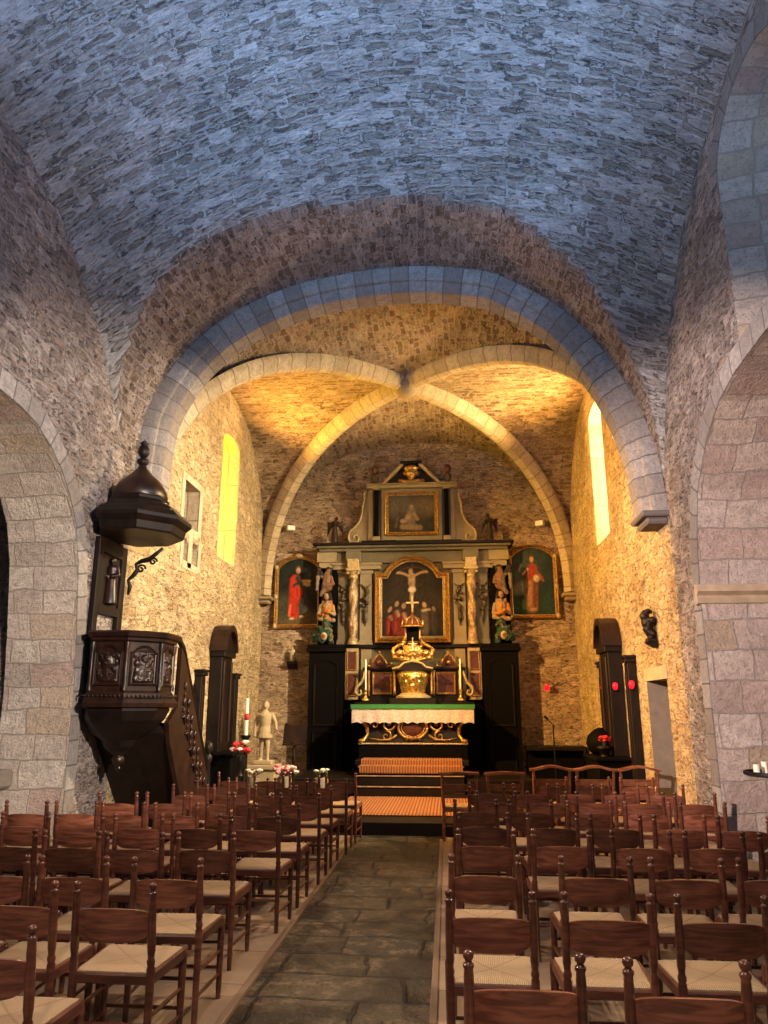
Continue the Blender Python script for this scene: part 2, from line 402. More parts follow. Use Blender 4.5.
def mat_lace():
    t = NT('lace_cloth'); uv = uvcoord(t)
    v = t.N('ShaderNodeTexVoronoi'); v.inputs['Scale'].default_value = 26; t.L(uv, v.inputs['Vector'])
    n = t.noise(uv, 8, 3)
    c = t.ramp(v.outputs['Distance'], [(.2, (.60, .51, .47)), (.6, (.44, .36, .33))])
    t.color(t.mix(t.math('MULTIPLY', n.outputs[0], .3), c, (.6, .5, .45))); t.rough(.85); t.bump(v.outputs['Distance'], .5, .01); return t.m
M['lace'] = mat_lace()
def mat_flag():
    t = NT('aisle_flagstones'); uv = uvcoord(t)
    d = distort(t, distort(t, uv, 1.2, .18), 5, .05, 3)
    b = t.N('ShaderNodeTexBrick'); t.L(d, b.inputs['Vector']); b.offset = .37; b.squash = 1.5; b.squash_frequency = 3
    for kk, vv in (('Scale', 1.0), ('Mortar Size', .016), ('Mortar Smooth', .5), ('Bias', 0), ('Brick Width', .56), ('Row Height', .40)):
        b.inputs[kk].default_value = vv
    b.inputs['Color1'].default_value = (0, 0, 0, 1); b.inputs['Color2'].default_value = (1, 1, 1, 1)
    n1 = t.noise(uv, 9, 6, .7); n2 = t.noise(uv, 1.6, 4); n3 = t.noise(uv, 32, 4, .7)
    st = t.ramp(b.outputs['Color'], [(0, (.090, .062, .030)), (.5, (.13, .090, .046)), (1, (.066, .054, .032))])
    st = t.mix(t.ramp(n1.outputs[0], [(.50, (0, 0, 0)), (.60, (1, 1, 1))]), st, (.24, .175, .10))
    st = t.mix(t.ramp(n2.outputs[0], [(.42, (.75, .75, .75)), (.54, (0, 0, 0))]), st, (.035, .031, .020))
    st = t.mix(t.ramp(n3.outputs[0], [(.38, (.8, .8, .8)), (.46, (0, 0, 0))]), st, (.02, .017, .012))
    col = t.mix(t.math('MULTIPLY', b.outputs['Fac'], .8), st, (.018, .015, .011)); t.color(col)
    rr = t.N('ShaderNodeMapRange'); t.L(n2.outputs[0], rr.inputs[0]); rr.inputs[1].default_value = .4; rr.inputs[2].default_value = .62; rr.inputs[3].default_value = .28; rr.inputs[4].default_value = .62
    t.rough(rr.outputs[0])
    h = t.math('ADD', t.math('MULTIPLY', b.outputs['Fac'], -.7), t.math('ADD', t.math('MULTIPLY', n1.outputs[0], 1.6), t.math('ADD', t.math('MULTIPLY', n2.outputs[0], 3.0), t.math('MULTIPLY', n3.outputs[0], .4))))
    t.bump(h, .9, .05); return t.m
M['flag'] = mat_flag()
def mat_boards():
    t = NT('pale_boards'); uv = uvcoord(t)
    b = t.N('ShaderNodeTexBrick'); t.L(distort(t, uv, 1.5, .02), b.inputs['Vector']); b.offset = .5
    for kk, vv in (('Scale', 1.0), ('Mortar Size', .006), ('Mortar Smooth', .1), ('Bias', 0), ('Brick Width', 1.9), ('Row Height', .62)):
        b.inputs[kk].default_value = vv
    b.inputs['Color1'].default_value = (.36, .245, .15, 1); b.inputs['Color2'].default_value = (.41, .285, .18, 1); b.inputs['Mortar'].default_value = (.14, .09, .055, 1)
    n = t.noise(uv, 6, 5, .7)
    t.color(t.mix(t.ramp(n.outputs[0], [(.4, (0, 0, 0)), (.75, (.55, .55, .55))]), b.outputs['Color'], (.22, .145, .09)))
    t.rough(.6); t.bump(n.outputs[0], .2, .01); return t.m
M['boards'] = mat_boards()
def mat_carpet():
    t = NT('ribbed_orange_carpet'); uv = uvcoord(t)
    w = t.N('ShaderNodeTexWave'); w.wave_type = 'BANDS'; w.bands_direction = 'X'
    w.inputs['Scale'].default_value = 6.5; w.inputs['Distortion'].default_value = .6; t.L(uv, w.inputs['Vector'])
    mp = t.N('ShaderNodeMapping'); mp.inputs['Scale'].default_value = (18, 9, 1); t.L(uv, mp.inputs[0])
    v = t.N('ShaderNodeTexVoronoi'); v.inputs['Scale'].default_value = 1; v.inputs['Randomness'].default_value = .2; t.L(mp.outputs[0], v.inputs['Vector'])
    c = t.ramp(w.outputs[0], [(.1, (.13, .040, .013)), (.7, (.36, .15, .048))])
    c = t.mix(t.math('MULTIPLY', v.outputs['Distance'], .55), c, (.20, .05, .02))
    t.color(c); t.rough(.95); t.bump(w.outputs[0], .5, .015); return t.m
M['carpet'] = mat_carpet()
def mat_rush():
    t = NT('rush_weave'); oc = objcoord(t)
    sp = t.N('ShaderNodeSeparateXYZ'); t.L(oc, sp.inputs[0])
    x = sp.outputs[0]; y = t.math('SUBTRACT', sp.outputs[1], .195)
    ax = t.math('ABSOLUTE', x); ay = t.math('ABSOLUTE', y)
    side = t.math('GREATER_THAN', ax, ay)
    co = t.math('ADD', t.math('MULTIPLY', side, y), t.math('MULTIPLY', t.math('SUBTRACT', 1, side), x))
    n = t.noise(oc, 22, 3)
    st = t.math('SINE', t.math('ADD', t.math('MULTIPLY', co, 640), t.math('MULTIPLY', n.outputs[0], 9)))
    s01 = t.math('MULTIPLY_ADD', st, .5, .5)
    c = t.mix(s01, (.30, .19, .095), (.58, .41, .235))
    crease = t.N('ShaderNodeMapRange'); t.L(t.math('ABSOLUTE', t.math('SUBTRACT', ax, ay)), crease.inputs[0]); crease.inputs[1].default_value = .0; crease.inputs[2].default_value = .012
    c = t.mix(crease.outputs[0], (.26, .16, .08), c)
    inf = t.N('ShaderNodeObjectInfo')
    c = t.mix(t.math('MULTIPLY', inf.outputs['Random'], .35), c, (.50, .33, .18))
    t.color(t.mix(t.math('MULTIPLY', n.outputs[0], .4), c, (.42, .28, .15))); t.rough(.7); t.bump(s01, .6, .004); return t.m
M['rush'] = mat_rush()

# ------------------------------------------------------------------ shell
XL, XR, YA, YE, YW = -4.0, 2.7, 9.0, 15.9, -3.0
CX = -.65
archO = catmull([(-4.02, 3.85), (-4.0, 4.75), (-3.88, 5.55), (-3.4, 6.35), (-2.75, 6.88), (-1.95, 7.23), (-1.1, 7.39), (-.35, 7.43), (.3, 7.36), (.9, 7.19), (1.72, 6.57), (2.3, 5.69), (2.6, 4.86), (2.70, 4.1), (2.71, 3.85)], 6)
def Aof(x):
    return interp([(p[0], p[1]) for p in archO], x)
wR = [(3.2, 7.66), (4.2, 7.6), (5.24, 7.45), (5.61, 7.37), (6.26, 7.21), (6.75, 7.08), (7.36, 6.78), (7.95, 6.2), (8.32, 5.74), (8.66, 4.99), (8.93, 4.3), (9.02, 3.95)]
wL = [(3.2, 7.25), (4.2, 7.15), (5.33, 6.98), (5.86, 6.88), (6.49, 6.68), (7.0, 6.36), (7.43, 6.06), (7.77, 5.73), (8.17, 5.15), (8.43, 4.6), (8.8, 4.1), (9.02, 3.9)]
def sym(y, c=3.2): return c + abs(y-c)
def Bof(x, y):
    y = sym(y); t = (x-XL)/(XR-XL); t = max(0, min(1, t))
    u = (x-CX)/3.35
    return interp(wL, y)*(1-t) + interp(wR, y)*t + 1.1*max(0, 1-u*u)*min(1, max(.15, (9.6-y)/1.6))
def smax(a, b, k=.12):
    h = max(k-abs(a-b), 0)/k; return max(a, b) + h*h*k*.25
def nave_vault():
    xs = [XL-.05 + (XR-XL+.1)*(.5-.5*cos(PI*i/72)) for i in range(73)]
    ys = [YW + (9.04-YW)*(1-(1-j/90)**1.6) for j in range(91)]
    arcx = [0.0]
    for i in range(1, len(xs)): arcx.append(arcx[-1] + math.hypot(xs[i]-xs[i-1], Aof(xs[i])-Aof(xs[i-1])))
    arcy = [0.0]
    for j in range(1, len(ys)): arcy.append(arcy[-1] + math.hypot(ys[j]-ys[j-1], Bof(-2.2, ys[j])-Bof(-2.2, ys[j-1])))
    me = MB(); mb2 = MB()
    for mb, wantA in ((me, False), (mb2, True)):
        ids = {}
        def vid(i, j):
            if (i, j) not in ids:
                ids[i, j] = len(mb.v)
                x, y = xs[i], ys[j]
                z = smax(Aof(x), Bof(x, y))
                z += .02*noise.noise(Vector((x*1.3, y*1.3, 3)))
                mb.v.append((x, y, z))
            return ids[i, j]
        for j in range(90):
            for i in range(72):
                x, y = (xs[i]+xs[i+1])/2, (ys[j]+ys[j+1])/2
                isA = Aof(x) > Bof(x, y)
                if isA != wantA: continue
                mb.f.append((vid(i, j), vid(i+1, j), vid(i+1, j+1), vid(i, j+1)))
                if isA: mb.uv.append([(ys[b]+.1, arcx[a]) for a, b in ((i, j), (i+1, j), (i+1, j+1), (i, j+1))])
                else: mb.uv.append([(xs[a], arcy[b]) for a, b in ((i, j), (i+1, j), (i+1, j+1), (i, j+1))])
    struct(me.build('ceiling_nave', M['vault'], smooth=True), 'blue-lit coursed stone nave vault')
    struct(mb2.build('ceiling_nave_arch_cell', M['vault_side'], smooth=True), 'vault cell of radiating stones above the chancel arch')
nave_vault()

def Ff(t): return 4.0 + 3.42*(max(0, 1-min(1, abs(t))**2.4))**(1/2.2)
def chancel_vault():
    cy = (YA+.15+YE)/2; hy = (YE-YA-.15)/2
    N = 64
    ts = [-1 + 2*(.5-.5*cos(PI*i/N)) for i in range(N+1)]
    arc = [0.0]
    for i in range(1, N+1): arc.append(arc[-1] + math.hypot((ts[i]-ts[i-1])*3.4, Ff(ts[i])-Ff(ts[i-1])))
    A, B = MB(), MB(); ia = {}; ib = {}
    def vid(mb, ids, i, j):
        if (i, j) not in ids:
            ids[i, j] = len(mb.v)
            x = CX + ts[i]*3.38; y = cy + ts[j]*(hy+.04)
            mb.v.append((x, y, Ff(min(abs(ts[i]), abs(ts[j])))))
        return ids[i, j]
    for j in range(N):
        for i in range(N):
            tri = []
            um, vm = abs(ts[i]+ts[i+1])/2, abs(ts[j]+ts[j+1])/2
            mb, ids = (A, ia) if um < vm else (B, ib)
            q = ((i, j), (i+1, j), (i+1, j+1), (i, j+1))
            mb.f.append(tuple(vid(mb, ids, *k) for k in q))
            if mb is A: mb.uv.append([(cy+ts[b]*hy, arc[a]) for a, b in q])
            else: mb.uv.append([(CX+ts[a]*3.35, arc[b]) for a, b in q])
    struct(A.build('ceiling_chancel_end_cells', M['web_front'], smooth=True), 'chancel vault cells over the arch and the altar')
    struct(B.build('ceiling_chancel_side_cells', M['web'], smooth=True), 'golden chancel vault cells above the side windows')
    # diagonal ribs
    for n, sgn in ((1, 1), (2, -1)):
        path = []
        for i in range(81):
            t = -1 + 2*(.5-.5*cos(PI*i/80)); path.append(Vector((CX+t*3.33, cy+sgn*t*hy*.99, Ff(t)-.03)))
        side = Vector((path[-1]-path[0])).normalized().cross(Vector((0, 0, 1))).normalized()
        prof = [(-.17, .06), (-.17, -.03), (-.10, -.12), (-.09, -.17), (0, -.20), (.09, -.17), (.10, -.12), (.17, -.03), (.17, .06)]
        mb = MB(); s = 0; rings = []; S = []
        for i, p in enumerate(path):
            tg = (path[min(i+1, 80)]-path[max(i-1, 0)]).normalized(); nr = side.cross(tg).normalized()
            if nr.z < 0: nr = -nr
            if i: s += (p-path[i-1]).length
            S.append(s); rings.append([p+side*a+nr*b for a, b in prof])
        k = len(prof)
        vs = [q for r in rings for q in r]; fs = []; uvs = []
        for i in range(80):
            for j in range(k-1):
                fs.append((i*k+j, i*k+j+1, (i+1)*k+j+1, (i+1)*k+j))
                uvs.append([(S[i], .2+j*.05), (S[i], .25+j*.05), (S[i+1], .25+j*.05), (S[i+1], .2+j*.05)])
        mb.add(vs, fs, uvs)
        struct(mb.build('trim_%d' % n, M['ribw'], smooth=True, angle=40), 'pale stone diagonal vault rib')
    struct(MB().lathe([(.02, -.34), (.12, -.31), (.2, -.24), (.26, -.1), (.26, .05)], (CX, cy, Ff(0)), 20).build('trim_3', M['ribw'], smooth=True, angle=40), 'stone boss where the ribs cross')
chancel_vault()

def transverse_arch():
    pts = archO; n = len(pts); mb = MB()
    cen = Vector((CX, 3.4))
    prof = [(.06, 8.98), (.0, 8.90), (-.14, 8.90), (-.19, 8.93), (-.20, 8.97), (-.27, 9.0), (-.31, 9.05), (-.31, 9.34), (-.24, 9.42), (-.10, 9.44), (.12, 9.44)]
    S = 0; rings = []; ss = []
    for i in range(n):
        p = Vector(pts[i]); a = Vector(pts[max(i-1, 0)]); b = Vector(pts[min(i+1, n-1)])
        t = (b-a).normalized(); nr = Vector((-t.y, t.x))
        if nr.dot(p-cen) < 0: nr = -nr
        if i: S += (p-Vector(pts[i-1])).length
        ss.append(S); rings.append([(p.x+nr.x*r, y, p.y+nr.y*r) for r, y in prof])
    k = len(prof); fs = []; uvs = []; cum = [0]
    for j in range(1, k): cum.append(cum[-1]+math.hypot(prof[j][0]-prof[j-1][0], prof[j][1]-prof[j-1][1]))
    for i in range(n-1):
        for j in range(k-1):
            fs.append((i*k+j, i*k+j+1, (i+1)*k+j+1, (i+1)*k+j))
            uvs.append([(ss[i], cum[j]), (ss[i], cum[j+1]), (ss[i+1], cum[j+1]), (ss[i+1], cum[j])])
    mb.add([q for r in rings for q in r], fs, uvs)
    struct(mb.build('trim_4', M['rib'], smooth=True, angle=35), 'grey moulded chancel arch')
transverse_arch()
for i, (x0, x1, y0, y1, z) in enumerate([(2.38, 2.72, 8.86, 9.46, 3.92), (-4.02, -3.68, 8.86, 9.46, 3.92), (-4.02, -3.72, 15.5, 15.88, 3.92), (2.42, 2.72, 15.5, 15.88, 3.92)]):
    mb = MB(); mb.box(x0, x1, y0, y1, z-.07, z, .02); mb.box(x0+(.06 if x0 > 0 else 0), x1-(0 if x0 > 0 else .06), y0+.06, y1-.04, z-.15, z-.07, .03)
    struct(mb.build('trim_%d' % (5+i), M['ribw'] if i > 1 else M['rib']), 'small stone corbel under the arch')

def arch_outline(y0, y1, z0, zs, zt, n=14, pointed=False, flat=False):
    """closed outline (y,z) of an opening with a round / pointed head"""
    if flat: return [(y0, z0), (y1, z0), (y1, zt), (y0, zt)]
    pts = [(y0, z0), (y1, z0), (y1, zs)]
    c = (y0+y1)/2; r = (y1-y0)/2; h = zt-zs
    for i in range(1, n):
        a = PI*i/n
        if pointed:
            f = abs(cos(a)); zz = zs + h*(1-f**1.6)
        else: zz = zs + h*sin(a)
        pts.append((c+r*cos(a), zz))
    pts.append((y0, zs)); return pts
sideL_half = [(7.90, 0), (7.87, 1.0), (7.86, 1.75), (7.78, 2.4), (7.66, 3.15), (7.52, 3.55), (7.34, 3.8), (7.11, 4.03), (6.85, 4.2), (6.56, 4.33), (6.26, 4.39), (5.7, 4.43)]
cL = 5.3
sideL = [(2*cL-y, z) for y, z in sideL_half] + [(y, z) for y, z in reversed(sideL_half)]
sideR_half = [(8.11, 0), (8.10, 1.0), (8.08, 2.0), (8.07, 2.8), (7.97, 3.4), (7.8, 3.85), (7.38, 4.27), (6.95, 4.5), (6.5, 4.6), (5.9, 4.64)]
cR = 5.4
sideR = [(2*cR-y, z) for y, z in sideR_half] + [(y, z) for y, z in reversed(sideR_half)]

def wall(name, axis, c, outer, holes, mat, label):
    polys = [[Vector((p[0], p[1], 0)) for p in outer]] + [[Vector((p[0], p[1], 0)) for p in h] for h in holes]
    flat = [p for q in polys for p in q]
    tris = geometry.tessellate_polygon(polys)
    P = (lambda p: (c, p[0], p[1])) if axis == 'x' else (lambda p: (p[0], c, p[1]))
    mb = MB(); mb.add([P(p) for p in flat], [tuple(t) for t in tris], [[(flat[i][0], flat[i][1]) for i in t] for t in tris])
    return struct(mb.build(name, mat), label)
def reveal(name, c0, c1, front, back, mat, label, closed=True, s0=0):
    """jamb strip between the outline on plane x=c0 and the outline on plane x=c1"""
    mb = MB(); n = len(front); rng = range(n if closed else n-1); S = s0
    for i in rng:
        j = (i+1) % n
        d = math.hypot(front[j][0]-front[i][0], front[j][1]-front[i][1])
        vs = [(c0, *front[i]), (c0, *front[j]), (c1, *back[j]), (c1, *back[i])]
        mb.add(vs, [(0, 1, 2, 3)], [[(c0, S), (c0, S+d), (c1, S+d), (c1, S)]]); S += d
    return struct(mb.build(name, mat, smooth=False), label)
def scale_out(o, cy, cz, sy, sz): return [(cy+(y-cy)*sy, cz+(z-cz)*sz) for y, z in o]

winL = arch_outline(12.52, 13.60, 4.2, 6.4, 6.6)
winR = arch_outline(12.06, 13.12, 4.38, 6.65, 6.85)
nicheR = arch_outline(4.75, 6.33, 4.72, 6.5, 7.1)
nicheL = arch_outline(3.6, 5.1, 4.6, 6.3, 6.9)
smallA = arch_outline(10.72, 11.42, 4.36, 0, 5.05, flat=True)
smallB = arch_outline(10.82, 11.03, 3.80, 4.08, 4.16)
smallC = arch_outline(11.20, 11.50, 3.80, 4.06, 4.16)
doorL = arch_outline(11.36, 12.2, 0, 1.35, 2.05, pointed=True)
doorR = arch_outline(9.62, 10.58, 0, 0, 1.96, flat=True)
XS = 8.9    # nave stone turns to chancel stone here
wall('wall_left', 'x', XL, [(YW, 0), (XS, 0), (XS, 10), (YW, 10)], [sideL, nicheL], M['nave'], 'left nave wall of rough rubble')
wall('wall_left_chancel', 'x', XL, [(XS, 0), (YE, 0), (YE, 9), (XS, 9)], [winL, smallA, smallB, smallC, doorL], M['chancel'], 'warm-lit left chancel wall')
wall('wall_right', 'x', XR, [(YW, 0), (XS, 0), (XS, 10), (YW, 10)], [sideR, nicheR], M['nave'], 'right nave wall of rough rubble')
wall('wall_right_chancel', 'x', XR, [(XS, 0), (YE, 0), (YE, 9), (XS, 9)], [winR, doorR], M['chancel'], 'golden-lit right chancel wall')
wall('wall_back', 'y', YE, [(XL-.1, 0), (XR+.1, 0), (XR+.1, 9), (XL-.1, 9)], [], M['east'], 'rubble wall behind the altarpiece')
wall('wall_front', 'y', YW, [(XL-.1, 0), (XR+.1, 0), (XR+.1, 10), (XL-.1, 10)], [[(x, z) for x, z in arch_outline(-1.75, .45, 3.9, 6.0, 7.0)]], M['nave'], 'entrance wall behind the viewer')
reveal('trim_9', XL, XL-.78, sideL, sideL, M['jambw'], 'ashlar soffit of the left side arch', closed=False)
reveal('trim_10', XR, XR+.95, sideR, sideR, M['ashlar'], 'pinkish ashlar soffit of the right side arch', closed=False)
# voussoir rings on the wall face round the side arches
def ring(name, c, off, outline, w, mat, label):
    n = len(outline); mb = MB(); S = 0
    c2 = c+off; out = []
    cy = sum(p[0] for p in outline)/n
    for i in range(n):
        a, b = Vector(outline[max(i-1, 0)]), Vector(outline[min(i+1, n-1)]); t = (b-a).normalized(); nr = Vector((-t.y, t.x))
        if nr.dot(Vector(outline[i])-Vector((cy, 1.5))) < 0: nr = -nr
        out.append((outline[i][0]+nr.x*w, outline[i][1]+nr.y*w))
    for i in range(n-1):
        d = math.hypot(outline[i+1][0]-outline[i][0], outline[i+1][1]-outline[i][1])
        for (p, q, r, s_, x1, x2) in ((outline[i], outline[i+1], out[i+1], out[i], c2, c2), (out[i], out[i+1], out[i+1], out[i], c2, c), (outline[i], outline[i+1], outline[i+1], outline[i], c2, c)):
            mb.add([(x1, *p), (x1, *q), (x2, *r), (x2, *s_)], [(0, 1, 2, 3)], [[(S, 0.02), (S+d, 0.02), (S+d, .3), (S, .3)]])
        S += d
    return struct(mb.build(name, mat), label)
ring('trim_11', XL, .012, sideL, .20, M['rib'], 'pale stone edge of the left side arch')
ring('trim_12', XR, -.012, sideR, .22, M['rib'], 'pale stone edge of the right side arch')
ring('trim_13', XR, -.012, nicheR[2:]+[nicheR[0]], .18, M['rib'], 'pale stone edge of the high nave window')

# side chapels
def chapel(nm, x0, x1, y0, y1, zt, endmat):
    s = 'left' if x1 < 0 else 'right'
    def quad(n, P, uv, m, lb):
        mb = MB(); mb.add(P, [(0, 1, 2, 3)], [uv]); struct(mb.build(n, m), lb)
    quad('wall_%s_chapel_end' % s, [(x0, y1, 0), (x1, y1, 0), (x1, y1, zt), (x0, y1, zt)], [(x0, 0), (x1, 0), (x1, zt), (x0, zt)], endmat, 'end wall of the %s side chapel' % s)
    quad('wall_%s_chapel_near' % s, [(x0, y0, 0), (x1, y0, 0), (x1, y0, zt), (x0, y0, zt)], [(x0, 0), (x1, 0), (x1, zt), (x0, zt)], M['nave'], 'near wall of the %s side chapel' % s)
    xo = x0 if s == 'left' else x1
    quad('wall_%s_chapel_outer' % s, [(xo, y0, 0), (xo, y1, 0), (xo, y1, zt), (xo, y0, zt)], [(y0, 0), (y1, 0), (y1, zt), (y0, zt)], M['nave'], 'outer wall of the %s side chapel' % s)
    quad('ceiling_%s_chapel' % s, [(x0, y0, zt), (x1, y0, zt), (x1, y1, zt), (x0, y1, zt)], [(x0, y0), (x1, y0), (x1, y1), (x0, y1)], M['vault_side'], 'ceiling of the %s side chapel' % s)
    xi = x1 if s == 'left' else x0
    # inner face above and beside the arch
    out = sideL if s == 'left' else sideR
    o = [(y0-.01, -.01), (y1+.3, -.01), (y1+.3, zt+.1), (y0-.01, zt+.1)]
    wall('wall_%s_chapel_inner' % s, 'x', xi, o, [[(min(max(y, y0+.02), y1+.2), max(z, .0)) for y, z in out]], M['nave'], 'inner face of the %s side wall' % s)
chapel('l', -7.6, XL-.78, 2.4, 7.92, 5.2, M['nave'])
chapel('r', XR+.95, 6.2, 2.4, 8.13, 5.4, M['nave'])
# right impost moulding
mb = MB(); mb.prism([(8.11, 2.66), (8.05, 2.68), (8.03, 2.73), (8.06, 2.76), (8.0, 2.80), (8.0, 2.87), (8.11, 2.89)], 'x', XR-.05, XR+.95)
struct(mb.build('trim_14', M['ribplain']), 'projecting stone impost band on the right pier')

# windows
def glass(name, x, out, col, es, label):
    """pane of leaded daylight-lit glass at the bottom of the splay"""
    t = NT(name+'_glass'); t.b.inputs['Base Color'].default_value = (*[c*.5 for c in col], 1)
    t.b.inputs['Emission Color'].default_value = (*col, 1); t.b.inputs['Emission Strength'].default_value = es; t.rough(.2)
    n = len(out); mb = MB()
    tris = geometry.tessellate_polygon([[Vector((p[0], p[1], 0)) for p in out]])
    mb.add([(x, *p) for p in out], [tuple(q) for q in tris])
    return struct(mb.build(name, t.m), label)
def splay(o, k=.45, kz=.86):
    cy = (min(p[0] for p in o)+max(p[0] for p in o))/2; cz = (min(p[1] for p in o)+max(p[1] for p in o))/2
    return scale_out(o, cy, cz, k, kz)
for nm, x, dx, o, col, es, m, k in (('window_1', XL, -.95, winL, (1.0, .60, .0), 62, M['ribw'], .5), ('window_2', XR, .95, winR, (1.0, .84, .45), 95, M['ribw'], .5),
                               ('window_3', XR, 1.0, nicheR, (.50, .70, 1.0), 1.6, M['jambw'], .5), ('window_4', XL, -1.0, nicheL, (.40, .64, 1.0), 3, M['rib'], .5)):
    b = splay(o, k, .9)
    reveal(nm+'_frame', x, x+dx, o, b, m, 'splayed stone reveal of the window')['kind'] = 'structure'
    glass(nm, x+dx, b, col, es, 'tall narrow daylight window deep in its splay')
for nm, o, d in (('window_5', smallA, .35), ('window_6', smallB, .3), ('window_7', smallC, .3)):
    reveal(nm+'_frame', XL, XL-d, o, o, M['ribw'], 'stone reveal of a small opening')
    mb = MB(); ys = [p[0] for p in o]; zs = [p[1] for p in o]
    mb.box(XL-d-.03, XL-d, min(ys)-.02, max(ys)+.02, min(zs)-.02, max(zs)+.02)
    struct(mb.build(nm, M['shutter']), 'dark closed shutter in a small wall opening')
mb = MB()
for y0, y1, z0, z1 in ((10.60, 10.72, 4.28, 5.15), (11.42, 11.56, 4.28, 5.15), (10.70, 11.44, 4.22, 4.36), (10.70, 11.44, 5.05, 5.16), (10.70, 10.82, 3.72, 4.22), (11.03, 11.20, 3.72, 4.22), (11.50, 11.62, 3.72, 4.22), (10.80, 11.52, 3.68, 3.80)):
    mb.box(XL-.01, XL+.012, y0, y1, z0, z1)
struct(mb.build('trim_15', M['ribplain']), 'dressed stone surrounds of the small openings')
reveal('door_1_frame', XL, XL-.4, doorL, doorL, M['ribw'], 'pointed stone door reveal')
mb = MB(); mb.box(XL-.46, XL-.4, 11.3, 12.25, 0, 2.1); struct(mb.build('door_1', M['dark']), 'dark pointed door in the left wall')
ring('trim_16', XL, .012, doorL[2:], .17, M['stonewhite'], 'pale stone arch of the pointed door')
reveal('door_2_frame', XR, XR+.55, doorR, doorR, M['stonegrey'], 'stone reveal of the right doorway')
mb = MB(); mb.box(XR+.5, XR+.56, 9.6, 10.6, 0, 1.98); struct(mb.build('door_2', M['stonegrey']), 'grey weathered door in the right wall')
mb = MB(); mb.box(XR-.012, XR+.01, 9.55, 10.66, 1.96, 2.12)
struct(mb.build('trim_17', M['ribplain']), 'dressed lintel over the right doorway')
# added glowing window behind the viewer, invented as a blue light source
eo = arch_outline(-1.75, .45, 3.9, 6.0, 7.0)
t = NT('added_window_glow'); t.b.inputs['Base Color'].default_value = (.2, .3, .5, 1); t.b.inputs['Emission Color'].default_value = (.42, .64, 1.0, 1); t.b.inputs['Emission Strength'].default_value = 1.2
mb = MB(); tris = geometry.tessellate_polygon([[Vector((p[0], p[1], 0)) for p in eo]]); mb.add([(p[0], YW-.5, p[1]) for p in eo], [tuple(q) for q in tris])
struct(mb.build('window_8', t.m), 'large added glowing window behind the viewer, for blue fill')
mb = MB(); n = len(eo)
for i in range(n):
    a, b = eo[i], eo[(i+1) % n]; mb.add([(a[0], YW, a[1]), (b[0], YW, b[1]), (b[0], YW-.5, b[1]), (a[0], YW-.5, a[1])], [(0, 1, 2, 3)], [[(0, 0), (.5, 0), (.5, .5), (0, .5)]])
struct(mb.build('window_8_frame', M['rib']), 'reveal of the added glowing window')

# floors
def floor(name, x0, x1, y0, y1, z, mat, label, th=.1):
    mb = MB(); mb.add([(x0, y0, z), (x1, y0, z), (x1, y1, z), (x0, y1, z), (x0, y0, z-th), (x1, y0, z-th), (x1, y1, z-th), (x0, y1, z-th)],
        [(0, 1, 2, 3), (4, 7, 6, 5), (0, 4, 5, 1), (1, 5, 6, 2), (2, 6, 7, 3), (3, 7, 4, 0)],
        [[(x0, y0), (x1, y0), (x1, y1), (x0, y1)]] + [[(0, 0), (1, 0), (1, .1), (0, .1)]]*5)
    return struct(mb.build(name, mat), label)
floor('floor_left', XL-.0, -1.25, YW, 10.3, .0, M['boards'], 'pale boarded floor under the left chairs')
floor('floor_right', -.10, XR, YW, 10.3, .0, M['boards'], 'pale boarded floor under the right chairs')
floor('floor_left_chapel', -7.6, XL, 2.4, 8.0, .0, M['flag'], 'stone floor of the left chapel')
floor('floor_right_chapel', XR, 6.2, 2.4, 8.2, .0, M['flag'], 'stone floor of the right chapel')
floor('floor_chancel', XL-.5, XR+.6, 10.3, YE, .0, M['flag'], 'stone floor of the chancel')
# uneven aisle flags
mb = MB()
def fz(x, y): return -.012 + .010*noise.noise(Vector((x*2.1, y*2.1, 0))) + .004*noise.noise(Vector((x*9, y*9, 5)))
mb.grid(lambda u, v: (-1.22+u*1.09, YW+v*(10.3-YW), fz(-1.22+u*1.09, YW+v*(10.3-YW))), 30, 240, lambda u, v: (-1.22+u*1.09, YW+v*(10.3-YW)))
struct(mb.build('floor_aisle', M['flag'], smooth=True), 'dark uneven flagstones of the central aisle')
M['edge'] = wood('edge_board', (.16, .10, .06), (.30, .20, .12), .6, (10, 1, 10))
struct(MB().box(-1.262, -1.218, YW, 10.2, -.05, .012, .004).build('trim_18', M['edge']), 'board edge along the left of the aisle')
struct(MB().box(-.135, -.092, YW, 10.1, -.05, .012, .004).build('trim_19', M['edge']), 'board edge along the right of the aisle')

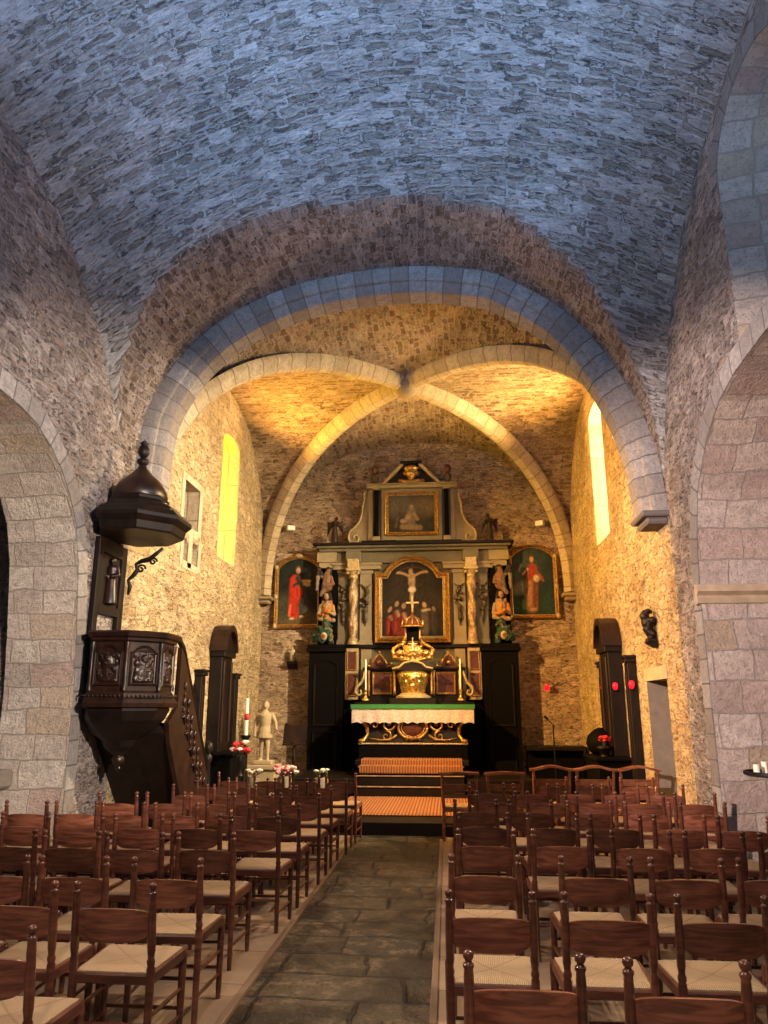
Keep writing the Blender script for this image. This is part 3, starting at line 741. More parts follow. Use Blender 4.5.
# ------------------------------------------------------------------ chairs
def post_profile(h):
    return [(.0155, 0), (.0175, .06), (.019, .20), (.0205, .40), (.0205, .455), (.0165, .465), (.0205, .475), (.0205, .487), (.016, .497), (.017, .51), (.0205, .53), (.021, .60),
            (.0185, h-.09), (.0165, h-.055), (.0205, h-.048), (.0205, h-.040), (.013, h-.034), (.012, h-.028), (.018, h-.022), (.0205, h-.012), (.018, h-.003), (.008, h+.003), (.001, h+.004)]
def make_chair():
    t = empty('rush_chair', (0, 0, 0), 'x', 'chair')
    H = .82; lean = -.045
    for s in (-1, 1):
        mb = MB(); mb.lathe(post_profile(H), (s*.20, 0, 0), 12)
        for i, (x, y, z) in enumerate(mb.v): 
            if z > .42: mb.v[i] = (x, y+lean*(z-.42)/.4, z)
        mb.build('rear_post', M['chair'], t, smooth=True, angle=50)
        mb = MB(); mb.lathe([(.0145, 0), (.017, .05), (.02, .22), (.021, .36), (.021, .405), (.012, .425), (.002, .428)], (s*.215, .385, 0), 12)
        mb.build('front_leg', M['chair'], t, smooth=True, angle=50)
    # bent back board
    def bd(u, v, f):
        x = -.19+.38*u; k = 1-(2*u-1)**2
        z0 = .570+.036*abs(2*u-1)**6; z1 = .700+.016*k-.008*abs(2*u-1)**8
        z = z0+(z1-z0)*v
        return (x, lean*(z-.42)/.4 + .002 - .040*k + f*.008, z)
    mb = MB(); mb.grid(lambda u, v: bd(u, v, 1), 18, 4); mb.grid(lambda u, v: bd(u, v, -1), 18, 4)
    nb = 19*5
    for row in (0, 4):
        for i in range(18):
            a = row*19+i; mb.add([], [])
            mb.f.append((a, a+1, nb+a+1, nb+a)); mb.uv.append(None)
    mb.build('backrest', M['board'], t, smooth=True, angle=50)
    # rush seat: pillowed trapezoid
    def st(u, v, zf):
        w = .19+.02*v; x = (2*u-1)*w; y = .0+.385*v
        e = min(u, 1-u, v, 1-v)*2; c = abs(abs(2*u-1)-abs(2*v-1))
        z = .447 - .006*(1-min(1, e*6))**2*2 - .012*(1-min(1, max(abs(2*u-1), abs(2*v-1)))) 
        return (x, y, z if zf else .418)
    mb = MB(); mb.grid(lambda u, v: st(u, v, 1), 16, 16); o2 = len(mb.v); mb.grid(lambda u, v: st(u, v, 0), 16, 16)
    for i in range(16):
        for a, b in ((i, i+1), (16*17+i, 16*17+i+1), (i*17, i*17+17), (i*17+16, i*17+33)):
            mb.f.append((a, b, o2+b, o2+a)); mb.uv.append(None)
    mb.build('seat', M['rush'], t, smooth=True, angle=60)
    mb = MB()
    mb.box(-.20, .20, -.014, .014, .385, .428, .006); mb.box(-.215, .215, .372, .400, .385, .428, .006)
    for s in (-1, 1):
        mb.prism([(s*.186, 0), (s*.212, 0), (s*.228, .385), (s*.202, .385)], 'z', .385, .428)
    mb.build('seat_frame', M['chair'], t)
    for s in (-1, 1):
        for z in (.13, .25):
            MB().tube([(s*.20, 0, z), (s*.208, .19, z), (s*.215, .385, z)], [.0085, .011, .0085], 8).build('side_stretcher', M['chair'], t, smooth=True, angle=50)
    MB().tube([(-.2, 0, .22), (0, 0, .22), (.2, 0, .22)], [.0085, .011, .0085], 8).build('rear_stretcher', M['chair'], t, smooth=True, angle=50)
    for z in (.16, .29):
        MB().tube([(-.215, .385, z), (0, .385, z), (.215, .385, z)], [.0085, .011, .0085], 8).build('front_stretcher', M['chair'], t, smooth=True, angle=50)
    return t

def make_prie(w, H, wavy):
    t = empty('kneeler_chair', (0, 0, 0), 'x', 'kneeler chair')
    for s in (-1, 1):
        MB().tube([(s*(w*.40), .06, 0), (s*(w*.40), .03, .38), (s*w*.43, -.06, H-.02)], [.021, .023, .019], 10).build('rear_post', M['pale_wood'], t, smooth=True, angle=50)
        MB().tube([(s*w*.40, .36, 0), (s*w*.40, .36, .40)], [.016, .019], 10).build('front_leg', M['pale_wood'], t, smooth=True, angle=50)
    def rail(u, v, top):
        x = (2*u-1)*w*.5; bow = .022*cos(2*PI*u) if wavy else .006*cos(2*PI*u)
        y = -.12+.14*v+(.02*abs(2*u-1)**2)
        return (x, y, H + (.028 if top else 0) - bow - (.0 if not wavy else .01))
    mb = MB(); mb.grid(lambda u, v: rail(u, v, 1), 20, 2); o = len(mb.v); mb.grid(lambda u, v: rail(u, v, 0), 20, 2)
    for i in range(20):
        for a, b in ((i, i+1), (42+i, 43+i)): mb.f.append((a, b, o+b, o+a)); mb.uv.append(None)
    for a, b in ((0, 21), (21, 42), (20, 41), (41, 62)): mb.f.append((a, b, o+b, o+a)); mb.uv.append(None)
    mb.build('arm_rail', M['pale_wood'], t, smooth=True, angle=50)
    def slat(zc, h, wave):
        mb = MB()
        pts = [((2*i/16-1)*w*.41, zc - h/2) for i in range(17)] + [((1-2*i/16)*w*.41, zc + h/2 + wave*max(0, cos(PI*(1-2*i/16)*1.2))) for i in range(17)]
        mb.prism(pts, 'y', 0, .014)
        for i, (x, y, z) in enumerate(mb.v): mb.v[i] = (x, y + .03 - .09*(z-.3)/(H-.3) - .0, z)
        return mb
    slat(H*.80, .085, 0).build('backrest', M['pale_wood'], t); slat(H*.66, .035, .03).build('lower_slat', M['pale_wood'], t)
    mb = MB(); mb.box(-w*.41, w*.41, .03, .37, .385, .41, .008); mb.build('seat', M['rush'], t)
    mb = MB(); mb.box(-w*.42, w*.42, .02, .045, .345, .385, .005); mb.box(-w*.42, w*.42, .35, .375, .345, .385, .005)
    for s in (-1, 1): mb.box(s*w*.40-.012, s*w*.40+.012, .03, .36, .345, .385)
    mb.build('seat_frame', M['pale_wood'], t)
    for s in (-1, 1): MB().tube([(s*w*.40, .05, .14), (s*w*.40, .36, .14)], .01, 8).build('side_stretcher', M['pale_wood'], t, smooth=True)
    MB().tube([(-w*.40, .05, .18), (w*.40, .05, .18)], .01, 8).build('rear_stretcher', M['pale_wood'], t, smooth=True)
    return t
ORD = ['', 'first', 'second', 'third', 'fourth', 'fifth', 'sixth', 'seventh', 'eighth', 'ninth', 'tenth', 'eleventh', 'twelfth']
rowsL = [(2.98, [-1.76]), (3.69, [-1.58, -2.05, -2.53]), (4.30, [-1.56, -2.08, -2.55]), (5.14, [-1.60, -2.08, -2.53, -2.98, -3.44]),
         (5.98, [-1.50, -1.95, -2.41, -2.88, -3.34, -3.79]), (6.69, [-1.48, -1.90, -2.35, -2.84, -3.27, -3.73]), (7.46, [-1.43, -1.86, -2.29, -2.74, -3.22]),
         (8.22, [-1.42, -1.87, -2.33, -2.78]), (9.0, [-1.38, -1.84, -2.30, -2.76]), (9.75, [-1.36, -1.82, -2.28, -2.74])]
rowsR = [(2.81, [.24, .77, 1.3]), (3.69, [.17, .69, 1.18, 1.7]), (4.54, [.19, .80, 1.27, 1.76]), (5.46, [.23, .74, 1.27, 1.75, 2.22]),
         (6.26, [.26, .80, 1.26, 1.72, 2.19]), (7.1, [.22, .70, 1.22, 1.72, 2.19]), (7.82, [.46, .91, 1.35, 1.82, 2.27]), (8.6, [.40, .86, 1.32, 1.80, 2.28]), (9.45, [1.19, 1.69, 2.2])]
proto = make_chair(); first = True
index_kids()
rnd = random.Random(3)
for side, rows in (('pulpit', rowsL), ('candle-stand', rowsR)):
    for ri, (y, xs) in enumerate(rows):
        xs = list(xs); mp_ = .445 if side == 'pulpit' else .475
        for i in range(1, len(xs)):
            if abs(xs[i]-xs[i-1]) < mp_: xs[i] = xs[i-1] + (mp_ if xs[i] > xs[i-1] else -mp_)
        for ci, x in enumerate(xs):
            c = proto if first else copy_tree(proto)
            first = False
            # the recorded y is that of the leaning post tops
            if side == 'pulpit': c.scale = (.93, 1, 1)
            c.location = (x+rnd.uniform(-.012, .012), y+.045+rnd.uniform(-.02, .02), .0)
            c.rotation_euler = (0, 0, rnd.uniform(-.02, .02) + (.0 if side == 'pulpit' else -.01))
            ed = 'at the aisle' if ci == 0 else ORD[ci+1] + ' from the aisle'
            c['label'] = 'rush-seated brown chair, %s side, %s, %s row ahead of the viewer' % (side, ed, ORD[ri+1])
            c['group'] = 'rush-seated chairs on the %s side' % side
pa = make_prie(.50, .80, False); pb = make_prie(.58, .86, True); index_kids()
for i, (x, y) in enumerate([(.12, 9.95), (.69, 9.97)]):
    c = pa if i == 0 else copy_tree(pa); c.location = (x, y, 0)
    c['label'] = 'kneeler chair with straight flat arm rail, ' + ('beside the aisle carpet' if i == 0 else 'second from the aisle'); c['group'] = 'kneeler chairs before the altar'
for i, (x, y) in enumerate([(1.30, 10.2), (1.85, 10.2), (2.40, 10.22)]):
    c = pb if i == 0 else copy_tree(pb); c.location = (x, y, 0)
    c.scale = (.92, 1, 1)
    c['label'] = 'kneeler chair with wavy arm rail, ' + ['first of three, farthest from the wall', 'middle one of the three', 'the one against the golden wall'][i]; c['group'] = 'wavy-railed kneeler chairs'
#%%PART2%%
# ------------------------------------------------------------------ figures and carving helpers
def capsule(mb, a, b, r0, r1, n=10):
    a, b = Vector(a), Vector(b); pts = []; rad = []
    d = (b-a); L = max(d.length, 1e-5); d = d/L
    for k in (-.98, -.7, -.35): pts.append(a+d*k*r0); rad.append(r0*math.sqrt(1-k*k))
    pts.append(a); rad.append(r0); pts.append(b); rad.append(r1)
    for k in (.35, .7, .98): pts.append(b+d*k*r1); rad.append(r1*math.sqrt(1-k*k))
    mb.tube(pts, rad, n)
def blob(name, shapes, voxel, mat, parent=None, colorfn=None, smooth=3, rough=0.0, rs=20):
    mb = MB()
    for s in shapes:
        if s[0] == 's': mb.sphere(s[1], s[2], 14, 10, s[3] if len(s) > 3 else (1, 1, 1))
        elif s[0] == 'c': capsule(mb, s[1], s[2], s[3], s[4])
        elif s[0] == 'l': mb.lathe(s[1], s[2], 16)
        elif s[0] == 'b': mb.box(*s[1:7])
    o = mb.build(name+'_src', None)
    m = o.modifiers.new('r', 'REMESH'); m.mode = 'VOXEL'; m.voxel_size = voxel; m.use_smooth_shade = True
    m2 = o.modifiers.new('s', 'SMOOTH'); m2.iterations = smooth; m2.factor = .5
    dg = bpy.context.evaluated_depsgraph_get()
    me = bpy.data.meshes.new_from_object(o.evaluated_get(dg))
    old = o.data; bpy.data.objects.remove(o); bpy.data.meshes.remove(old)
    me.name = name
    if rough:
        nm = [v.normal.copy() for v in me.vertices]
        for v, q in zip(me.vertices, nm):
            v.co = v.co + q*rough*noise.noise(v.co*rs)
    if colorfn:
        ca = me.color_attributes.new('Col', 'FLOAT_COLOR', 'POINT')
        for i, v in enumerate(me.vertices): ca.data[i].color = (*colorfn(v.co), 1)
    for p in me.polygons: p.use_smooth = True
    me.materials.clear(); me.materials.append(mat)
    ob = bpy.data.objects.new(name, me); COL.objects.link(ob)
    if parent: ob.parent = parent
    return ob
def robed(h=1.0, lean=0.0, armL=None, armR=None, twist=0.0):
    """standing draped figure of height h, feet at the origin, facing -y"""
    H = h; s = [('l', [(.155*H, 0), (.15*H, .1*H), (.115*H, .35*H), (.10*H, .52*H), (.085*H, .58*H), (.105*H, .70*H), (.115*H, .78*H), (.07*H, .83*H), (.03*H, .86*H)], (0, 0, 0)),
        ('c', (0, 0, .82*H), (lean*H*.3, 0, .88*H), .032*H, .03*H),
        ('s', (lean*H*.4, -.005*H, .925*H), .062*H, (.85, .95, 1.15)), ('s', (lean*H*.4, -.065*H, .915*H), .012*H, (1, 1, 1.3)),
        ('s', (lean*H*.4, .02*H, .94*H), .066*H, (1, .9, 1.1))]
    for sx, arm in ((-1, armL), (1, armR)):
        sh = (sx*.11*H, 0, .78*H)
        if arm is None: arm = [(sx*.16*H, -.02*H, .60*H), (sx*.06*H, -.14*H, .58*H)]
        s += [('c', sh, arm[0], .048*H, .040*H), ('c', arm[0], arm[1], .04*H, .024*H), ('s', arm[1], .028*H, (1, .8, 1.2))]
        for f in range(4): s.append(('c', arm[1], (arm[1][0]+(f-1.5)*.008*H, arm[1][1]-.025*H, arm[1][2]-.02*H+.008*H*f), .008*H, .007*H))
    for k in range(9):           # folds
        a = PI*1.0 + PI*k/8; s.append(('c', (.135*H*cos(a), .135*H*sin(a), .02*H), (.085*H*cos(a+twist), .085*H*sin(a+twist), .5*H), .022*H, .010*H))
    return s
def shift(shapes, d, sc=1.0):
    out = []
    T = lambda p: tuple(p[i]*sc+d[i] for i in range(3))
    for s in shapes:
        if s[0] == 's': out.append(('s', T(s[1]), s[2]*sc) + tuple(s[3:]))
        elif s[0] == 'c': out.append(('c', T(s[1]), T(s[2]), s[3]*sc, s[4]*sc))
        elif s[0] == 'l': out.append(('l', [(r*sc, z*sc) for r, z in s[1]], T(s[2])))
        elif s[0] == 'b': out.append(('b', s[1]*sc+d[0], s[2]*sc+d[0], s[3]*sc+d[1], s[4]*sc+d[1], s[5]*sc+d[2], s[6]*sc+d[2]))
    return out

def paint(w, h, bg, shapes, nu=90, nv=120, seed=1):
    """paint a canvas in the xz plane: returns mesh builder + vertex colours; shapes in 0..1 units"""
    mb = MB(); mb.grid(lambda u, v: ((u-.5)*w, 0, v*h), nu, nv)
    cols = []
    for (x, y, z) in mb.v:
        u, v = x/w+.5, z/h
        c = list(bg(u, v)); n = noise.noise(Vector((u*6, v*6, seed)))
        n2 = noise.noise(Vector((u*22, v*22, seed+4)))
        c = [max(0, q*(.7+.35*n+.25*n2)) for q in c]
        for s in shapes:
            if s[0] == 'e':
                _, cx, cy, rx, ry, col, soft = s
                d = math.sqrt(((u-cx)/rx)**2+((v-cy)/ry)**2)
            else:
                _, x0, y0, x1, y1, r, col, soft = s
                ax, ay = (x1-x0)*w, (y1-y0)*h; px, py = (u-x0)*w, (v-y0)*h
                t = max(0, min(1, (px*ax+py*ay)/(ax*ax+ay*ay+1e-9)))
                d = math.hypot(px-t*ax, py-t*ay)/(r*w)
            d += .25*n2
            a = max(0, min(1, (1-d)/soft+.5))
            if a > 0: c = [c[i]*(1-a)+col[i]*a*(1+.5*n2+.15*n) for i in range(3)]
        cols.append(c)
    return mb, cols
def canvas(name, w, h, bg, shapes, loc, parent, clip=None, seed=1, nu=90, nv=120, rotz=0):
    mb, cols = paint(w, h, bg, shapes, nu, nv, seed)
    if clip:        # squeeze the canvas top into the frame's outline
        for i, (x, y, z) in enumerate(mb.v):
            top = clip(x); mb.v[i] = (x, y, z/h*top)
    mb.v = [(x+loc[0], y+loc[1], z+loc[2]) for x, y, z in mb.v]
    o = mb.build(name, M['vcol'], parent, smooth=True, colors=cols); return o
def top_fn(hw, hs, ht, ha):
    """height of a frame whose flat shoulders (height hs) rise to an arch (height ht) over |x|<ha"""
    def f(x):
        a = abs(x)
        if a >= ha: return hs
        k = cos(a/ha*PI/2); return hs + (ht-hs)*min(1, k**.7)
    return f
def frame_mesh(hw, f, depth, width, n=28, bump=.0):
    """moulded picture frame following a shaped top, in the xz plane facing -y"""
    pts = [(-hw, 0), (hw, 0)] + [(hw-2*hw*i/n, f(hw-2*hw*i/n)) for i in range(n+1)]
    rings = [(0, 0), (0, -depth*.6), (width*.18, -depth), (width*.42, -depth*.75), (width*.6, -depth*.95), (width*.82, -depth*.55), (width, -depth*.5), (width, 0)]
    poly = pts; mb = MB(); N = len(poly); vs = []
    for off, y in rings:
        q = offset_poly(poly, off)
        vs += [(p[0], y+bump*noise.noise(Vector((p[0]*14, p[1]*14, off*50))), p[1]) for p in q]
    fs = []
    for r in range(len(rings)-1):
        for i in range(N): fs.append((r*N+i, r*N+(i+1) % N, (r+1)*N+(i+1) % N, (r+1)*N+i))
    mb.add(vs, fs); return mb
def moved(mb, d):
    mb.v = [(x+d[0], y+d[1], z+d[2]) for x, y, z in mb.v]; return mb
def relief(w, h, depth, seed, figs, nu=60, nv=80, nz=.35, arch=False):
    """carved relief in the xz plane facing -y"""
    def H(u, v):
        z = 0
        for (x0, y0, x1, y1, r, k) in figs:
            ax, ay = (x1-x0)*w, (y1-y0)*h; px, py = (u-x0)*w, (v-y0)*h
            t = max(0, min(1, (px*ax+py*ay)/(ax*ax+ay*ay+1e-9)))
            d = math.hypot(px-t*ax, py-t*ay)/r
            if d < 1: z = max(z, k*math.sqrt(1-d*d))
        n = noise.noise(Vector((u*w*26, v*h*26, seed))) + .6*noise.noise(Vector((u*w*60, v*h*60, seed+2)))
        e = min(1, min(u, 1-u, v, 1-v)*12)
        return (z + nz*max(0, n))*depth*e
    mb = MB(); mb.grid(lambda u, v: ((u-.5)*w, -H(u, v), v*h), nu, nv); return mb

# ------------------------------------------------------------------ pulpit
def pulpit():
    cx, cy = -3.61, 8.265
    t = empty('pulpit', (-3.61, 8.3, 0), 'dark carved octagonal wooden pulpit with canopy and stair on the left pier', 'pulpit')
    t.location = (0, 0, 0)
    ap = math.radians(22.5); k = 1/cos(ap)
    def oct_(prof, dx=0, dy=0): return MB().lathe([(r*k*.92, z) for r, z in prof], (cx+dx, cy+dy, 0), 8, ap, clampx=-3.985)
    oct_([(.50, 1.78), (.50, 2.30)]).build('body', M['oak'], t)
    rim = oct_([(.50, 2.30), (.535, 2.32), (.54, 2.345), (.575, 2.36), (.59, 2.40), (.57, 2.42), (.44, 2.42)]).build('rim', M['oak'], t)
    oct_([(.44, 1.60), (.57, 1.62), (.585, 1.66), (.56, 1.70), (.535, 1.72), (.53, 1.76), (.50, 1.79)]).build('base_moulding', M['oak'], t)
    mb = MB()
    for i in range(8):
        a0, a1 = ap+i*PI/4, ap+(i+1)*PI/4
        R = .56*k*.92
        for j in range(9):
            q = j/9
            x = cx+R*(cos(a0)*(1-q)+cos(a1)*q); y = cy+R*(sin(a0)*(1-q)+sin(a1)*q)
            if x > -3.97: mb.sphere((x, y, 1.735), .014, 6, 4)
    mb.build('bead_row', M['oak'], t, smooth=True)
    oct_([(.05, 1.14), (.12, 1.15), (.17, 1.20), (.20, 1.27), (.33, 1.36), (.45, 1.48), (.50, 1.58), (.50, 1.61)]).build('underside', M['dark'], t, smooth=False)
    MB().lathe([(.002, .93), (.02, .95), (.03, .97), (.02, .99), (.06, 1.02), (.075, 1.07), (.05, 1.11), (.09, 1.13), (.1, 1.15)], (cx, cy, 0), 16).build('pendant', M['oak'], t, smooth=True, angle=50)
    # panels with carved scenes
    figsets = [[(.5, .2, .45, .65, .07, 1), (.46, .72, .46, .76, .045, 1.3), (.5, .55, .75, .45, .035, 1.1), (.5, .6, .25, .72, .03, 1), (.3, .15, .15, .35, .05, .8), (.75, .15, .85, .4, .06, .8), (.2, .85, .8, .85, .04, .5)],
               [(.55, .15, .5, .6, .08, 1), (.5, .7, .52, .74, .05, 1.3), (.5, .55, .2, .6, .035, 1), (.6, .5, .8, .7, .035, 1), (.25, .15, .3, .4, .05, .8), (.8, .1, .78, .3, .05, .9), (.2, .85, .8, .88, .05, .5)]]
    for i, ang in enumerate((-90, -45, 0, 45)):
        a = math.radians(ang); W = .41; h = .46
        mb = relief(.26, .36, .035, i*3, figsets[i % 2])
        nx, ny = cos(a), sin(a)
        def tr(x, y, z, dz, off): 
            return (cx+nx*(.46+off-y)-ny*x, cy+ny*(.46+off-y)+nx*x, z+dz)
        mb.v = [tr(x, y, z, 1.86, .004) for x, y, z in mb.v]
        pn = mb.build('panel_relief', M['oak'], t, smooth=True)
        f = top_fn(.155, .36, .43, .12)
        fb = frame_mesh(.155, f, .03, .03, 20); fb.v = [tr(x, y, z, 1.84, .0) for x, y, z in fb.v]
        fb.build('panel_frame', M['oak'], t)
    for i in range(8):
        mb = MB(); a0 = ap+i*PI/4; x, y = cx+.465*k*cos(a0), cy+.465*k*sin(a0)
        if x > -3.95: mb.lathe([(.03, 1.79), (.03, 1.84), (.02, 1.86), (.022, 2.2), (.03, 2.24), (.03, 2.3)], (x, y, 0), 8).build('corner_colonnette', M['oak'], t, smooth=True, angle=50)
    # back board with carved saint
    bb = MB(); bb.box(-3.99, -3.93, 7.99, 8.10, 2.42, 3.52, .005); bb.box(-3.99, -3.93, 8.62, 8.74, 2.42, 3.52, .005); bb.box(-3.99, -3.93, 8.1, 8.62, 3.36, 3.52); bb.box(-3.99, -3.93, 8.1, 8.62, 2.66, 2.76); bb.box(-3.99, -3.965, 8.1, 8.62, 2.76, 3.36)
    b = bb.build('back_board', M['dark'], t)
    blob('saint_relief', [(s[0],)+s[1:] for s in shift(robed(.56), (-3.93, 8.36, 2.78))], .012, M['oak'], b, smooth=2)
    # scroll bracket below the canopy
    mb = MB()
    bx, by = -3.94, 8.80
    mb.tube([(bx+.03, by, 2.96), (bx+.05, by, 3.06), (bx+.02, by, 3.14), (bx+.08, by, 3.20), (bx+.13, by, 3.27), (bx+.10, by, 3.34), (bx+.17, by, 3.38), (bx+.27, by, 3.40), (bx+.35, by, 3.47), (bx+.43, by, 3.54)], [.015, .03, .022, .028, .034, .022, .03, .034, .026, .02], 8)
    mb.tube([(bx+.17+.06*cos(q*.5)*(1-q/20), by, 3.28+.06*sin(q*.5)*(1-q/20)) for q in range(18)], .014, 7)
    mb.tube([(bx+.32+.05*cos(q*.5)*(1-q/20), by, 3.37+.05*sin(q*.5)*(1-q/20)) for q in range(18)], .013, 7)
    mb.build('scroll_bracket', M['dark'], t, smooth=True)
    # canopy
    cx2 = cx-.02
    def oc2(prof): return MB().lathe([(r*k*.84, z+.05) for r, z in prof], (cx2, cy, 0), 8, ap, clampx=-3.985)
    oc2([(.05, 3.52), (.58, 3.50), (.60, 3.52), (.62, 3.60), (.66, 3.63), (.69, 3.66), (.69, 3.70), (.60, 3.78), (.56, 3.80)]).build('canopy', M['dark'], t)
    oc2([(.57, 3.79), (.50, 3.86), (.41, 3.90), (.37, 3.93), (.38, 3.96), (.33, 4.0)]).build('canopy_roof', M['dark'], t)
    MB().lathe([(.31, 4.01), (.325, 4.05), (.31, 4.12), (.27, 4.19), (.21, 4.26), (.14, 4.32), (.10, 4.37), (.06, 4.41), (.05, 4.44)], (cx2, cy, 0), 16).build('canopy_dome', M['oak'], t, smooth=True, angle=50)
    MB().lathe([(.05, 4.43), (.035, 4.45), (.07, 4.48), (.07, 4.52), (.035, 4.54), (.03, 4.55), (.05, 4.57), (.07, 4.61), (.065, 4.67), (.04, 4.71), (.05, 4.74), (.001, 4.78)], (cx2, cy, 0), 14).build('finial', M['dark'], t, smooth=True, angle=60)
    # stair running down along the wall
    def ztop(y): return 2.34-1.27*(y-8.62)
    mb = MB(); mb.prism([(8.60, 1.62), (8.62, 2.30), (8.75, 2.20), (9.85, .78), (9.85, .12), (9.6, .0), (9.3, .05), (8.45, 1.22), (8.35, 1.45)], 'x', -3.16, -3.11)
    st = mb.build('stair_side', M['oak'], t)
    mb = MB(); mb.tube([(-3.135, 8.55, 2.40), (-3.135, 8.72, 2.30), (-3.135, 9.86, .84)], .035, 8); mb.build('handrail', M['dark'], t, smooth=True)
    mb = MB()
    for i in range(7):
        y = 8.80+i*.15; z = ztop(y)-.25
        for dz, r in ((0, .045), (-.10, .03), (-.18, .05), (-.28, .028)): mb.sphere((-3.10, y, z+dz), r, 10, 6, (.5, .8, 1.1))
        mb.tube([(-3.10, y-.06, z-.36), (-3.095, y, z-.34), (-3.10, y+.06, z-.44)], [.012, .02, .01], 6)
    mb.build('carved_balusters', M['oak'], t, smooth=True)
    mb = MB()
    for i in range(9): y = 8.78+i*.125; z = 1.62-1.62/9*i; mb.box(-3.98, -3.15, y, y+.16, z-.22, z-.18); mb.box(-3.98, -3.15, y, y+.02, z-.38, z-.19)
    mb.build('stair_treads', M['dark'], t)
    MB().prism([(8.40, 1.34), (8.44, 1.42), (9.70, 0), (9.60, 0)], 'x', -3.99, -3.17).build('stair_soffit', M['dark'], t)
    MB().lathe([(.055, 0), (.055, .12), (.04, .15), (.05, .5), (.035, .9), (.055, .95), (.055, 1.0), (.03, 1.03), (.06, 1.09), (.05, 1.16), (.001, 1.19)], (-3.135, 9.93, 0), 12).build('newel_post', M['dark'], t, smooth=True, angle=50)
pulpit()

# ------------------------------------------------------------------ side altars of dark wood on the chancel walls
def side_unit(sx, y0s, cyy, label):
    """tall dark wooden confessional-like altar surround against a side wall; sx=+1 right wall, -1 left"""
    X = XR if sx > 0 else XL
    t = empty('carved_altar_surround', (X, cyy, 0), label, 'altar surround', 'dark altar surrounds on the chancel walls')
    def bx(mb, d0, d1, y0, y1, z0, z1, b=.008):
        x0, x1 = sorted((-sx*d0, -sx*d1)); mb.box(x0, x1, y0, y1, z0, z1, b)
    for yy, h in y0s:
        y = yy-cyy; mb = MB(); bx(mb, .01, .13, y-.10, y+.10, 0, h-.10); bx(mb, .01, .16, y-.12, y+.12, h-.10, h-.04); bx(mb, .01, .18, y-.14, y+.14, h-.04, h); bx(mb, .01, .16, y-.12, y+.12, 0, .3)
        bx(mb, .13, .145, y-.06, y+.06, .5, h-.25)
        mb.build('side_column', M['dark'], t)
    mb = MB(); bx(mb, .01, .22, -.30, .30, .9, 2.45); bx(mb, .01, .27, -.34, .34, 2.45, 2.54); mb.build('centre_panel', M['dark'], t)
    mb = MB(); bx(mb, .22, .25, -.25, -.17, 1.05, 2.38); mb.build('pilaster', M['oak'], t)
    mb = MB(); bx(mb, .22, .25, .17, .25, 1.05, 2.38); mb.build('pilaster', M['oak'], t)
    pts = [(-.32, 2.54), (.32, 2.54)] + [(.32*cos(PI*i/14), 2.54+.36*sin(PI*i/14)) for i in range(1, 14)]
    mb = MB(); mb.prism(pts, 'x', -sx*.01, -sx*.22); mb.build('curved_hood', M['dark'], t)
    ring_ = [(.38*cos(PI*i/14), 2.54+.46*sin(PI*i/14)) for i in range(15)] + [(.30*cos(PI*i/14), 2.54+.36*sin(PI*i/14)) for i in range(14, -1, -1)]
    mb = MB(); mb.prism(ring_, 'x', -sx*.01, -sx*.30); mb.build('hood_moulding', M['oak'], t)
    mb = MB(); bx(mb, .01, .52, -.50, .50, .0, .84, .02); bx(mb, .01, .56, -.54, .54, .84, .90, .02); mb.build('table', M['black'], t)
    return t
side_unit(-1, [(11.80, 2.20), (13.72, 2.22)], 12.75, 'dark wooden altar surround with curved hood on the left chancel wall, beside the pulpit stair')
side_unit(1, [(13.05, 2.36), (11.15, 2.34)], 12.2, 'dark wooden altar surround with curved hood and glowing red reflections on the right chancel wall')

# ------------------------------------------------------------------ steps, carpet
AX = -.67
def steps():
    t = empty('altar_steps', (AX, 10.15, 0), 'dark wooden altar steps with pale nosings under the orange carpet', 'steps')
    spec = [(10.35, 13.1, .0, .16, 1.04), (13.1, 15.0, .16, .325, .92), (13.36, 15.0, .325, .475, .92), (13.62, 15.0, .475, .605, .92), (13.9, 15.3, .605, .69, 1.02)]
    for i, (y0, y1, z0, z1, hw) in enumerate(spec):
        mb = MB(); mb.box(-hw, hw, y0-10.15, y1-10.15, z0, z1, .006); mb.build('step', M['dark'], t)
        if 0 < i < 4:
            MB().box(-hw-.01, hw+.01, y0-10.17, y0-10.10, z1-.008, z1+.008, .004).build('nosing', M['edge'], t)
    MB().box(-2.1, -.96, 13.4-10.15, 15.3-10.15, 0, .42, .01).build('side_platform', M['dark'], t)
    MB().box(.96, 2.1, 13.4-10.15, 15.3-10.15, 0, .42, .01).build('side_platform', M['dark'], t)
    # carpets (lie on the steps, own things)
    def carp(name, hw, path, label):
        mb = MB(); S = [0]
        for a, b in zip(path, path[1:]): S.append(S[-1]+math.hypot(b[0]-a[0], b[1]-a[1]))
        for k, off in ((0, .012), (1, .0)):
            for i in range(len(path)-1):
                (y0, z0), (y1, z1) = path[i], path[i+1]
                mb.add([(AX-hw, y0-off*.5, z0+off), (AX+hw, y0-off*.5, z0+off), (AX+hw, y1-off*.5, z1+off), (AX-hw, y1-off*.5, z1+off)], [(0, 1, 2, 3)], [[(-hw, S[i]), (hw, S[i]), (hw, S[i+1]), (-hw, S[i+1])]])
        o = mb.build(name, M['carpet']); tag(o, label, 'carpet')
    carp('carpet', .99, [(10.93, .163), (10.95, .172), (13.07, .168)], 'wide orange ribbed carpet on the low platform before the altar steps')
    carp('carpet', .90, [(13.60, .50), (13.60, .608), (13.63, .616), (13.87, .612), (13.87, .69), (13.9, .70), (14.38, .70)], 'orange ribbed carpet strip on the top altar step under the black plinth')
steps()

